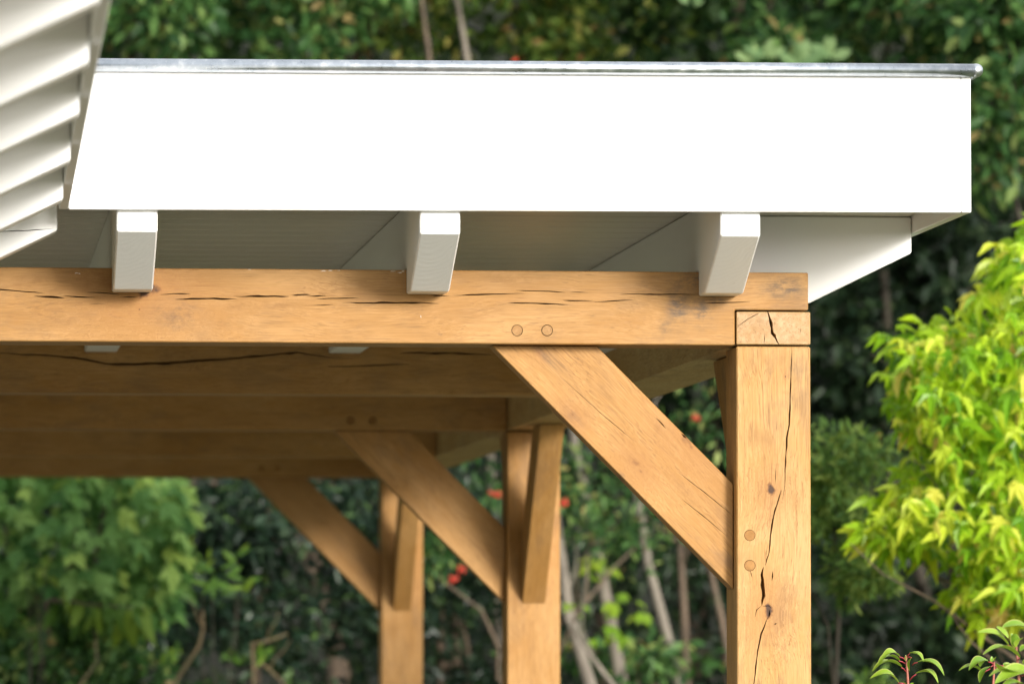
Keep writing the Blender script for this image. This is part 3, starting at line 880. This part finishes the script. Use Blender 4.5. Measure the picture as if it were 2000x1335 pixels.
tree('broadleaf_tree', 'green leafy tree beside the right-hand roof corner above the yellow-green tree', 'tree', (c[0] + .5, 23, 0),
     [(c, (.3, .5, .55), 22), ((c[0] + .7, 23, 4.6), (.9, .9, 1.2), 45), (V(1960, -60, 22.8), (.4, .5, .5), 16)], L_MID, .085, 75, cr=.2, limbs=2, tr=.04, barkm=BARK_DARK)
c = V(1740, 520, 25.5)
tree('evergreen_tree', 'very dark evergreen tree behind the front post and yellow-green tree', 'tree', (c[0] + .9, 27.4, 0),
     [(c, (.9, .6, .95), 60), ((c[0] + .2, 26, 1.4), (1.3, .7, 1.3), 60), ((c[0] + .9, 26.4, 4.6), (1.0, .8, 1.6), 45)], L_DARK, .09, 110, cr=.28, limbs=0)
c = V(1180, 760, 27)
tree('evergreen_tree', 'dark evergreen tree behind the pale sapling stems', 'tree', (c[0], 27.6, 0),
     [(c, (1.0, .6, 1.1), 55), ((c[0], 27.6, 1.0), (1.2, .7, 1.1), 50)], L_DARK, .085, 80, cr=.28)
c = V(1420, 1180, 25.8)
tree('evergreen_shrub', 'dark green shrub low behind the front oak post', 'shrub', (c[0], 26, 0),
     [(c, (.6, .5, .5), 26), ((c[0], 26, .7), (.9, .6, .7), 30)], L_DARK, .075, 50, cr=.2, tr=.03)

# left and middle, under the beams
c = V(520, 1090, 23.5)
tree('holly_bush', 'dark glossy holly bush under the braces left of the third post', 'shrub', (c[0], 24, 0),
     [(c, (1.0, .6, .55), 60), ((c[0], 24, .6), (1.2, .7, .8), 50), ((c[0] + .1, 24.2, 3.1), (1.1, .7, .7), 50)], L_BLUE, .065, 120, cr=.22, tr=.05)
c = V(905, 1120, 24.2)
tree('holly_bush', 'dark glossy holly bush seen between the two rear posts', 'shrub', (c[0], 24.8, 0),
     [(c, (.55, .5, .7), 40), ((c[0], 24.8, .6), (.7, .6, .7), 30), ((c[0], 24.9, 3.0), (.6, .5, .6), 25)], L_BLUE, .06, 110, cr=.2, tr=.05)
c = V(60, 1280, 22)
tree('leafy_shrub', 'green fine-leaved shrub at the bottom left under the beams', 'shrub', (c[0] - .2, 22.4, 0),
     [(c, (.6, .5, .35), 34), ((c[0], 22.4, .7), (.9, .6, .7), 40)], L_MID, .06, 90, cr=.18, tr=.03)
c = V(1660, 1000, 17.5)
tree('conifer', 'feathery mid-green conifer showing just right of the front oak post', 'tree', (c[0] - .1, 18, 0),
     [(V(1650, 905, 17.5), (.13, .25, .1), 12), (V(1640, 1010, 17.5), (.12, .25, .14), 12), (V(1690, 1130, 17.4), (.07, .2, .08), 7), ((c[0] + .1, 18, 1.0), (.4, .4, .5), 26)],
     L_FROND, .05, 90, cr=.075, aspect=.3, tr=.016, limbs=2, barkm=BARK_DARK)
c = V(1250, 1290, 23.2)
tree('leafy_shrub', 'low bright green shrub at the foot of the pale sapling stems', 'shrub', (c[0], 23.4, 0),
     [(c, (.30, .3, .06), 8), ((c[0] + .1, 23.4, .9), (.7, .5, .35), 22)], L_MID, .07, 45, cr=.12, tr=.02, limbs=7)

# --- palmate leaf, used for the maple shrub and the sweetgum
def palmate_mesh(name, lobes=5, notch=.42, droop=.35, fold=.1, seed=0, sharp=.5, mat=None):
    r_ = random.Random(seed)
    bm = bmesh.new()
    c = bm.verts.new((0, 0.28, 0.02))
    spread = [-128, -64, 0, 64, 128] if lobes == 5 else [-100, 0, 100]
    lens = [.48, .74, 1.0, .74, .48]
    pts = [(0, 0, 0)]
    for i, (a, L) in enumerate(zip(spread, lens)):
        a = a + r_.uniform(-6, 6); L *= r_.uniform(.9, 1.1)
        ar = R(a)
        def pt(rad, off, k):
            x = math.sin(ar + off) * rad; y = .28 + math.cos(ar + off) * rad
            d = math.hypot(x, y - .28)
            return (x * .78, y, -droop * d * d + k)
        if i: 
            am = R((spread[i - 1] + spread[i]) / 2); x = math.sin(am) * notch * .42; y = .28 + math.cos(am) * notch * .42
            pts.append((x * .78, y, -fold * .3))
        pts.append(pt(L * .42, -sharp * .5, fold * .6)); pts.append(pt(L * .76, 0, r_.uniform(-.05, .05) - .04)); pts.append(pt(L * .42, sharp * .5, fold * .6))
    vs = [bm.verts.new(p) for p in pts]
    for i in range(len(vs)):
        bm.faces.new((c, vs[(i + 1) % len(vs)], vs[i]))
    for f in bm.faces: f.smooth = False
    # short stalk
    me = bm_mesh(bm, name)
    if mat: me.materials.append(mat)
    return me

def leaf_matrix(pos, tipdir, normal, size):
    y = Vector(tipdir).normalized(); z = Vector(normal); z = (z - y * z.dot(y)).normalized(); x = y.cross(z)
    m = Matrix((x * size, y * size, z * size)).transposed().to_4x4(); m.translation = Vector(pos)
    return m

def scatter_leaves(root, meshes, spots, n_parts, stuff_name, smat):
    """the nearest/largest spots become leaf parts, the others one joined part"""
    pm = parent_matrix(root).inverted()
    for i, M in enumerate(spots[:n_parts]):
        o = bpy.data.objects.new('leaf', meshes[i % len(meshes)]); COL.objects.link(o)
        o.parent = root; o.matrix_basis = pm @ M
    if len(spots) > n_parts:
        bm = bmesh.new()
        for i, M in enumerate(spots[n_parts:]):
            k = len(bm.verts)
            tmp = meshes[i % len(meshes)].copy(); tmp.transform(M); bm.from_mesh(tmp); bpy.data.meshes.remove(tmp)
        o = link(stuff_name, bm_mesh(bm), root, None, (smat,)); o['kind'] = 'stuff'

# --- broad-leaved shrub at the lower left
root = empty('maple_shrub', (.1, 22.2, 0), 'shrub with broad lobed green leaves at the lower left under the beams', 'shrub')
bm = bmesh.new()
cc = Vector(V(150, 1020, 22))
for i in range(6):
    tube_mesh(bm, limb_path((.1, 22.3, 0), cc + Vector((rnd.uniform(-.35, .35), rnd.uniform(-.2, .3), rnd.uniform(-.2, .3))), 6, .04), [.022, .02, .017, .014, .011, .008, .005], 6)
link('stem', bm_mesh(bm), root, None, (BARK_BROWN,))
ms = [palmate_mesh('maple_leaf', notch=1.25, droop=.16, seed=i, sharp=1.15, mat=L_BIG) for i in range(4)]
spots = []
for i in range(760):
    u = Vector((rnd.gauss(0, 1), rnd.gauss(0, 1), rnd.gauss(0, 1))).normalized()
    k = rnd.uniform(.3, 1) ** .5
    p = cc + Vector((u.x * .48 * k, u.y * .45 * k, u.z * .52 * k - .06))
    q = (p.x + .15 - .22 * 0) 
    nrm = Vector((rnd.gauss(0, .4), -.9 + rnd.gauss(0, .3), .5 + rnd.gauss(0, .3)))
    tip = Vector((rnd.gauss(0, .6), -.5 + rnd.gauss(0, .4), -.6 + rnd.gauss(0, .4)))
    spots.append((p.y, leaf_matrix(p, tip, nrm, rnd.uniform(.065, .15))))
spots.sort(key=lambda s: s[0])
scatter_leaves(root, ms, [m for _, m in spots], 260, 'foliage', L_BIG)
L_SPRAY = leaf_mat('lance_shaped_leaves', [(0, (.06, .14, .02)), (.6, (.10, .20, .03)), (1, (.20, .30, .04))], .4, .35)
def lance_mesh(name, mat, seg=6, wd=.2, curve=.35, fold=.08):
    bm = bmesh.new(); rows = []
    for i in range(seg + 1):
        t = i / seg; w = wd * math.sin(math.pi * min(1, (t * .94 + .03))) ** .8 * (1 - .25 * t)
        z = -curve * t * t
        rows.append([bm.verts.new((-w, t, z - fold * w / wd)), bm.verts.new((0, t, z)), bm.verts.new((w, t, z - fold * w / wd))])
    for a, b in zip(rows, rows[1:]):
        for k in (0, 1): 
            f = bm.faces.new((a[k], a[k + 1], b[k + 1], b[k])); f.smooth = True
    me = bm_mesh(bm, name); me.materials.append(mat); return me
# spray of long hanging leaves
root = empty('chestnut_sapling', (V(230, 1200, 21.6)[0], 21.7, 0), 'sapling with long narrow bright green leaves hanging at the lower left', 'sapling')
a0 = Vector((V(170, 1200, 21.6)[0], 21.7, 0)); tip1 = Vector(V(285, 1190, 21.5)); br0 = Vector(V(90, 1170, 21.7))
bm = bmesh.new()
tube_mesh(bm, limb_path(a0, br0, 6, .02), [.014, .013, .012, .011, .01, .009, .008], 6); tube_mesh(bm, limb_path(br0, tip1, 6, .03), [.008, .007, .006, .005, .004, .003, .002], 6)
link('stem', bm_mesh(bm), root, None, (BARK_BROWN,))
lm = [lance_mesh('lance_leaf', L_SPRAY, wd=.16 + .03 * i, curve=.2 + .1 * i) for i in range(3)]
spots = []
for i in range(46):
    t = rnd.uniform(.0, 1.0); p = br0.lerp(tip1, t) + Vector((rnd.gauss(0, .01), rnd.gauss(0, .03), rnd.gauss(0, .012)))
    spots.append(leaf_matrix(p, (rnd.uniform(-.5, .9), rnd.uniform(-.6, .2), rnd.uniform(-1.2, -.2)), (rnd.gauss(.2, .3), -.6, .6), rnd.uniform(.09, .15)))
scatter_leaves(root, lm, spots, 300, 'foliage', L_SPRAY)

# pale big leaves on the tree above the roof's right end
pl = [lance_mesh('pale_leaf', L_PALE, wd=.26 + .04 * i, curve=.1 + .1 * i) for i in range(3)]
spots = []
for x, y, s_, n in ((1560, 128, 52, 7), (1490, 112, 44, 4), (1620, 112, 44, 4), (1895, 42, 46, 6), (1465, 120, 34, 3), (1350, 8, 26, 3)):
    for i in range(n):
        a = math.pi * (i + .5) / n + rnd.uniform(-.2, .2)
        spots.append(leaf_matrix(P(x + rnd.uniform(-8, 8), y + rnd.uniform(-4, 4), 22.9), (math.cos(a), -.4, .25 + math.sin(a) * .9), (rnd.gauss(0, .3), -.8, .6), s_ * 22.9 / F_PX * rnd.uniform(.8, 1.15)))
scatter_leaves(pale_tree, pl, spots, 300, 'foliage', L_PALE)

# --- saplings with pale stems behind, right of the middle
L_LIME = leaf_mat('lime_sapling_leaves', [(0, (.12, .24, .02)), (.6, (.20, .34, .03)), (1, (.30, .40, .04))], .45, .4)
lime = [palmate_mesh('lime_leaf', notch=1.0, droop=.15, seed=30 + i, sharp=1.1, mat=L_LIME) for i in range(3)]
SAP = [
    ([(1085, 600), (1122, 860), (1150, 1000), (1176, 1130), (1215, 1335)], 23, .030, BARK_GREY, 'pale sapling stem beside the right edge of the second post',
     [(1172, 1108, 60), (1150, 1112, 40), (1186, 1190, 42), (1180, 1238, 46), (1222, 1256, 36)]),
    ([(1200, 760), (1246, 970), (1266, 1100), (1300, 1230), (1326, 1335)], 23.5, .026, BARK_GREY, 'pale sapling stem under the front brace, leaning left', [(1246, 1212, 48), (1222, 1172, 34)]),
    ([(1322, 980), (1330, 1090), (1336, 1200), (1342, 1335)], 24.3, .022, BARK_BROWN, 'dim upright stem midway between pale sapling and front post', []),
    ([(1372, 1040), (1388, 1115), (1412, 1220), (1432, 1335)], 24.0, .019, BARK_BROWN, 'dark leaning stem nearest the left side of the front post', []),
    ([(1080, 960), (1096, 1080), (1112, 1200), (1152, 1335)], 22.6, .030, BARK_GREY, 'short grey stem right beside the foot of the second post', [(1120, 1190, 30)]),
    ([(1118, 1215), (1150, 1275), (1200, 1340)], 22.4, .014, BARK_GREY, 'thin slanting pale branch low beside the second post', []),
]
for pts, Y, r, bk, label, lv in SAP:
    W_ = [P(x, y, Y) for x, y in pts][::-1]
    g = Vector((W_[0].x + (W_[0].x - W_[1].x) * 2.2, Y, 0))
    W_ = [g] + W_
    root = empty('sapling', tuple(g), label, 'sapling', 'sapling stems in the dark wood behind the carport')
    bm = bmesh.new(); n = len(W_)
    tube_mesh(bm, W_, [r * (1.05 - .5 * i / (n - 1)) for i in range(n)], 9)
    a, b = W_[-2], W_[-1]
    for k in range(3):
        s = W_[n - 2 - (k % 2)].lerp(W_[-1], rnd.uniform(.1, .6)); e = s + Vector((rnd.uniform(-.25, .25), rnd.uniform(-.2, .2), rnd.uniform(.15, .4)))
        tube_mesh(bm, limb_path(s, e, 4, .05), [r * .35, r * .3, r * .22, r * .15, r * .08], 6)
    link('trunk', bm_mesh(bm), root, None, (bk,))
    spots = [leaf_matrix(P(x, y - s * .4, Y - .1 + rnd.uniform(-.05, .05)), (rnd.uniform(-.7, .7), -.5, -.5), (rnd.gauss(0, .2), -.6, .8), s * Y / F_PX * 1.1) for x, y, s in lv]
    for x, y, s in lv:
        for k in range(2):
            spots.append(leaf_matrix(P(x + rnd.uniform(-26, 26), y + rnd.uniform(-22, 14), Y - rnd.uniform(0, .15)), (rnd.uniform(-1, 1), -.4, -.4), (rnd.gauss(0, .3), -.4, .9), s * Y / F_PX * .7))
    if spots: scatter_leaves(root, lime, spots, 300, 'foliage', L_LIME)
# vivid new leaves in front of the dark holly
def sprig(label, at_px, Y, heads):
    g = P(*at_px, Y); root = empty('seedling', (g.x, Y, 0), label, 'seedling')
    bm = bmesh.new()
    tops = [P(x, y, Y) for x, y, s_ in heads]
    for tp_ in tops: tube_mesh(bm, limb_path((g.x + rnd.uniform(-.03, .03), Y + .05, 0), tp_, 6, .02), [.0035, .0032, .003, .0027, .0024, .002, .0015], 6)
    link('stem', bm_mesh(bm), root, None, (BARK_DARK,))
    sp_ = []
    for (x, y, s_), tp_ in zip(heads, tops):
        for k_ in range(5):
            sp_.append(leaf_matrix(tp_ + Vector((rnd.uniform(-.3, .3), rnd.uniform(-.3, .1), rnd.uniform(-.5, .3))) * s_ * Y / F_PX, (rnd.uniform(-1, 1), -.4, rnd.uniform(-.8, .7)), (rnd.gauss(0, .4), -.8, .6), s_ * Y / F_PX))
    scatter_leaves(root, lm, sp_, 300, 'foliage', L_SPRAY)
sprig('upright seedling with vivid green new leaves in front of the dark holly', (430, 1330), 21.9, [(414, 1125, 46), (462, 1092, 34), (474, 1140, 38), (400, 1100, 24)])
sprig('small seedling with lime green leaves at the forked brown twig', (505, 1330), 21.9, [(508, 1286, 30), (447, 1285, 24), (330, 1270, 30)])
sprig('seedling with tiny yellow-green leaf tufts among the broad lobed leaves', (70, 1330), 21.3, [(52, 1102, 17), (88, 1096, 18), (64, 1136, 15), (78, 1142, 15), (46, 1214, 16), (60, 1232, 14)])

# crown of the saplings: small loose leaves between the stems
TW = [([(340, 1335), (362, 1300), (388, 1262), (397, 1225), (395, 1190)], 21.5, .008, 'curved tan twig rising bare at the bottom left of the picture'),
      ([(496, 1345), (494, 1290), (492, 1255), (520, 1252), (562, 1236)], 21.8, .0048, 'forked brown twig in front of the dark holly, left of the third post'),
      ([(150, 1345), (190, 1290), (185, 1250)], 21.4, .006, 'short brown twig under the long narrow leaves at the lower left'),
      ([(560, 1340), (525, 1305), (490, 1280)], 22.0, .005, 'thin slanting twig low down right of the forked twig')]
BARK_TAN = bark('tan_twig_bark', (.19, .135, .065), (.10, .07, .035))
for pts, Y, r, label in TW:
    W_ = [P(x, y, Y) for x, y in pts]; g = Vector((W_[0].x, Y, 0))
    root = empty('twig', tuple(g), label, 'twig')
    bm = bmesh.new(); pp = [g] + W_; tube_mesh(bm, pp, [r * (1.2 - .6 * i / (len(pp) - 1)) for i in range(len(pp))], 8)
    s = W_[-2]; tube_mesh(bm, limb_path(s, s + Vector((rnd.uniform(-.1, .1), 0, .12)), 3, .05), [r * .5, r * .4, r * .3, r * .2], 6)
    link('stem', bm_mesh(bm), root, None, (BARK_TAN,))

# --- rowan with red berries
BERRY = plain('red_rowan_berry', (.40, .030, .012), .5, .2)
rc = V(1100, 960, 22.2)
rowan = tree('rowan_tree', 'rowan tree with red berry clusters showing between the rear posts and braces', 'tree', (rc[0] - .1, 22.9, 0),
             [(V(1060, 900, 22.5), (.5, .4, .45), 22), (V(890, 1090, 22.4), (.12, .25, .12), 6), (V(1350, 830, 22.4), (.14, .3, .14), 4), (V(1330, 950, 22.9), (.16, .3, .2), 4), (V(1200, 1040, 22.9), (.16, .3, .2), 4)], L_MID, .06, 42, cr=.13, aspect=.35, tr=.03, limbs=8)
pmr = parent_matrix(rowan).inverted()
for x, y, s in ((970, 966, 1), (1101, 981, 1), (884, 1130, 1.15), (901, 1112, 1), (1357, 816, 1), (1710, 851, .8), (1005, 118, .7), (958, 962, .6)):
    bm = bmesh.new(); c = P(x, y, 22.0)
    for k in range(16):
        d = Vector((rnd.gauss(0, 1), rnd.gauss(0, 1), rnd.gauss(0, .6))).normalized() * rnd.uniform(.3, 1) * .018 * s
        bmesh.ops.create_icosphere(bm, subdivisions=1, radius=.0065 * s, matrix=Matrix.Translation(c + d))
    for f in bm.faces: f.smooth = True
    link('berry_cluster', bm_mesh(bm), rowan, None, (BERRY,))

# --- sweetgum at the right: star-shaped chartreuse leaves
L_GUM = leaf_mat('chartreuse_star_leaves', [(0, (.10, .25, .012)), (.25, (.20, .38, .015)), (.6, (.34, .50, .022)), (.88, (.52, .60, .06)), (.985, (.64, .60, .12)), (1, (.58, .44, .14))], .36, .36, .35)
gum_poly = [(2300, 390), (2065, 410), (2000, 455), (1962, 490), (1920, 540), (1900, 590), (1910, 648), (1850, 612), (1808, 648), (1750, 655), (1718, 697), (1728, 762), (1752, 830),
            (1782, 880), (1776, 930), (1720, 980), (1676, 1038), (1684, 1076), (1752, 1090), (1818, 1090), (1880, 1104), (1850, 1165), (1844, 1208), (1888, 1206), (1928, 1240), (1972, 1230),
            (2025, 1195), (2300, 1250)]
def in_poly(x, y, poly):
    c = False; n = len(poly)
    for i in range(n):
        (x1, y1), (x2, y2) = poly[i], poly[i - 1]
        if (y1 > y) != (y2 > y) and x < (x2 - x1) * (y - y1) / (y2 - y1) + x1: c = not c
    return c
GY = 15.8
gx = P(2150, 800, GY).x
gum = empty('sweetgum_tree', (gx, GY + .2, 0), 'bright yellow-green tree with star-shaped leaves at the right edge of the picture', 'tree')
gms = [palmate_mesh('star_leaf', notch=.75, droop=.35 + .25 * (i % 3), fold=.14, seed=60 + i, sharp=.78, mat=L_GUM) for i in range(6)]
# twigs with leaves hanging from them
bm = bmesh.new()
trunk = [Vector((gx, GY + .2, 0)), Vector((gx + .02, GY + .2, .8)), Vector((gx - .02, GY + .2, 1.6)), Vector((gx, GY + .25, 2.5)), Vector((gx + .03, GY + .2, 3.4))]
tube_mesh(bm, trunk, [.055, .045, .036, .025, .01], 9)
tips = [(1700, 690), (1745, 650), (1820, 620), (1890, 560), (1960, 470), (1740, 800), (1790, 900), (1660, 1060), (1700, 1010), (1760, 1060), (1840, 1090), (1850, 1190), (1910, 1220), (1980, 1180),
        (1990, 620), (1900, 760), (1960, 880), (1880, 980), (1990, 1020), (2060, 520), (2080, 1130)]
for q in tips:
    tgt = P(*q, GY + rnd.uniform(-.35, .35))
    z0 = min(max(tgt.z - .5, .9), 3.0)
    st = Vector((gx, GY + .2, z0))
    tube_mesh(bm, limb_path(st, tgt, 6, .03), [.008, .007, .006, .005, .0035, .0025, .0015], 6)
link('trunk', bm_mesh(bm), gum, None, (bark('young_gum_bark', (.17, .12, .08), (.08, .055, .04)),))
cand = []
while len(cand) < 1600:
    x, y = rnd.uniform(1660, 2300), rnd.uniform(390, 1255)
    if not in_poly(x, y, gum_poly): continue
    if x > 2040 and rnd.random() < .55: continue
    edge = not all(in_poly(x + dx, y + dy, gum_poly) for dx, dy in ((-45, 0), (0, -45), (0, 45)))
    Yl = GY + (rnd.uniform(-.16, .2) if edge else rnd.uniform(-.55, .55))
    s = rnd.uniform(.05, .122)
    p = P(x, y, Yl) + Vector((0, 0, .03))
    az = rnd.uniform(-1, 1)
    tip = Vector((az * 1.0 - .12, -.7 + rnd.gauss(0, .3), -.55 + rnd.gauss(0, .4)))
    nrm = Vector((rnd.gauss(0, .5), -.45 + rnd.gauss(0, .4), .8 + rnd.gauss(0, .2)))
    cand.append((Yl + (5 if x > 2030 else 0), leaf_matrix(p, tip, nrm, s)))
cand.sort(key=lambda s: s[0])
scatter_leaves(gum, gms, [m for _, m in cand], 300, 'foliage', L_GUM)

# --- laurel shoots at the lower right
t = NT('laurel_leaf')
tcl = t.new('ShaderNodeTexCoord').outputs['Object']
sx = t.new('ShaderNodeSeparateXYZ'); t.l.new(tcl, sx.inputs[0])
ax = t.math('ABSOLUTE', sx.outputs[0])
at = t.new('ShaderNodeAttribute', attribute_name='edge')
oi = t.new('ShaderNodeObjectInfo')
cl = t.mix(oi.outputs['Random'], (.15, .30, .03), (.28, .42, .04))
veins = t.math('SINE', t.math('ADD', t.math('MULTIPLY', sx.outputs[1], 55.0), t.math('MULTIPLY', ax, -90.0)))
cl = t.mix(t.maprange(veins, .6, 1.0, 0, .2), cl, (.30, .40, .08))
cl = t.mix(t.maprange(at.outputs['Fac'], .86, .97), cl, (.50, .52, .16))
pr = t.principled(cl, .26, 0, t.bump(veins, .12, .001), .5)
tr = t.new('ShaderNodeBsdfTranslucent'); t.l.new(t.mix(.5, cl, (.35, .5, .02)), tr.inputs[0])
mx = t.new('ShaderNodeMixShader'); mx.inputs[0].default_value = .3
t.l.new(pr, mx.inputs[1]); t.l.new(tr.outputs[0], mx.inputs[2])
LAUREL = t.done(mx.outputs[0])
LSTEM = plain('red_laurel_stem', (.30, .09, .06), .5, .3, 40)
LPET = plain('crimson_leaf_stalk', (.32, .03, .045), .45, .2, 40)

def laurel_leaf(root, base, tip, arch, width, roll, stalk):
    """folded, arching, finely toothed leaf from base to tip (world points)"""
    base, tip = Vector(base), Vector(tip)
    L = (tip - base).length
    y = (tip - base).normalized()
    z = Vector((0, -.28, 1)); z = (z - y * z.dot(y)).normalized()
    x = y.cross(z)
    rot = Matrix.Rotation(roll, 3, y); x = rot @ x; z = rot @ z
    seg = 22; bm = bmesh.new(); lay = bm.verts.layers.float.new('edge'); rows = []
    cols = (-1, -.86, -.45, 0, .45, .86, 1)
    for i in range(seg + 1):
        tt = i / seg
        w = width * math.sin(math.pi * tt ** .85) ** .75 * (1 if 0 < i < seg else .0) + .0003
        hh = arch * L * math.sin(math.pi * tt)
        row = []
        for k in cols:
            ww = w * k * (1 + (.05 if (abs(k) == 1 and i % 2) else 0))
            v = bm.verts.new((ww, tt * L, hh + abs(k) ** 1.4 * w * .42))
            v[lay] = abs(k); row.append(v)
        rows.append(row)
    for a, b in zip(rows, rows[1:]):
        for k in range(6):
            f = bm.faces.new((a[k], a[k + 1], b[k + 1], b[k])); f.smooth = True
    me = bm_mesh(bm, 'laurel_leaf'); me.materials.append(LAUREL)
    M = Matrix((x, y, z)).transposed().to_4x4(); M.translation = base
    o = bpy.data.objects.new('leaf', me); COL.objects.link(o)
    o.parent = root; o.matrix_basis = parent_matrix(root).inverted() @ M
    if stalk is not None:
        bm = bmesh.new(); tube_mesh(bm, [Vector(stalk), (Vector(stalk) + base) / 2 + Vector((0, 0, .001)), base + y * .002], [.0013, .0011, .0010], 6)
        link('leaf_stalk', bm_mesh(bm), root, None, (LPET,))
def Z(x, y, Y): return P(1700 + x / 6.6667, 1200 + y / 6.6667, Y)
def shoot(label, stem, leaves, Y, rs=.003):
    pts = [Z(*q, Y) for q in stem]; g = Vector((pts[0].x, Y + .05, 0))
    root = empty('laurel_shrub', tuple(g), label, 'shrub')
    bm = bmesh.new(); pp = [g, g.lerp(pts[0], .6)] + pts
    tube_mesh(bm, pp, [rs * 2, rs * 1.4] + [rs * (1 - .6 * i / len(pts)) for i in range(len(pts))], 8)
    link('stem', bm_mesh(bm), root, None, (LSTEM,))
    for b, tp, arch, w, roll, dy, st in leaves:
        B = Z(*b, Y + dy * .3); T = Z(*tp, Y + dy)
        laurel_leaf(root, B, T, arch, w, R(roll), Z(*st, Y) if st else None)
    # leaves lower on the shoot, below the picture
    for i in range(16):
        s = pp[0].lerp(pp[2], rnd.uniform(.45, .97)); a = rnd.uniform(0, 2 * math.pi)
        laurel_leaf(root, s + Vector((math.cos(a), math.sin(a), .1)) * .012, s + Vector((math.cos(a), math.sin(a), -.1)) * .075, .14, .013, 0, s)
    return root
shoot('laurel shoot with red stem and folded pointed leaves, right of the front post',
      [(495, 990), (488, 850), (480, 720), (468, 600), (462, 530)],
      [((385, 545), (140, 560), .26, .011, -8, -.02, (450, 578)), ((382, 596), (93, 650), .24, .012, 10, -.03, (452, 634)),
       ((415, 682), (25, 738), .22, .0135, 14, -.03, (462, 735)), ((372, 885), (-4, 826), .24, .0135, -6, -.02, (470, 905)),
       ((505, 495), (692, 612), .20, .010, -10, -.02, (480, 550)), ((602, 612), (962, 792), .20, .0135, -6, -.03, (546, 650)),
       ((585, 765), (884, 892), .26, .0135, -10, -.03, (515, 850)), ((540, 545), (515, 730), .1, .006, 60, -.02, (478, 560)),
       ((462, 600), (460, 520), .05, .0025, 0, 0, None), ((520, 960), (560, 880), .1, .004, 0, .01, None), ((465, 930), (420, 870), .1, .005, 20, .0, None)], 10.9)
shoot('laurel shoot with dark red tip at bottom right, partly covered by brighter leaves',
      [(1595, 1000), (1600, 880), (1608, 760), (1615, 660), (1610, 610)],
      [((1545, 605), (1280, 722), .26, .011, -12, -.02, (1600, 640)), ((1470, 760), (1148, 730), .22, .012, 8, -.01, (1560, 700)),
       ((1575, 668), (1424, 882), .12, .011, 25, -.03, (1610, 660)), ((1700, 745), (1890, 712), .2, .012, 12, .01, (1730, 650)),
       ((1725, 650), (1888, 712), .15, .008, 0, .02, (1630, 690)), ((1575, 610), (1580, 535), .05, .0035, 20, .0, None), ((1615, 600), (1640, 545), .05, .003, -20, .0, None),
       ((1520, 590), (1430, 680), .1, .009, 0, .03, None)], 11.05)
shoot('bright yellow-green laurel shoot nearest the camera at the bottom right corner',
      [(1940, 1000), (1930, 800), (1915, 600), (1900, 430), (1890, 330)],
      [((1800, 395), (1398, 228), .14, .013, -10, -.03, (1905, 470)), ((1715, 165), (2120, 250), .16, .014, 6, .02, None),
       ((1950, 560), (1462, 520), .2, .0135, 10, -.04, (1915, 600)), ((1980, 680), (1630, 625), .1, .013, -160, -.06, (1925, 720)),
       ((2120, 745), (1618, 895), .16, .016, -20, -.05, (1960, 800)), ((1640, 150), (1800, 300), .1, .005, 20, -.02, None), ((1880, 420), (1880, 240), .1, .008, 10, -.02, None),
       ((1900, 420), (1990, 300), .1, .009, 0, -.02, None), ((1870, 380), (1830, 240), .08, .007, -20, 0, None), ((1950, 480), (2080, 420), .1, .011, 0, 0, None),
       ((1930, 740), (1545, 800), .12, .010, 0, -.02, None), ((2000, 900), (1700, 960), .12, .012, 0, -.02, None), ((1990, 640), (2150, 560), .12, .012, 0, -.02, None)], 9.7)

for o in list(SC.objects):
    o.select_set(False)
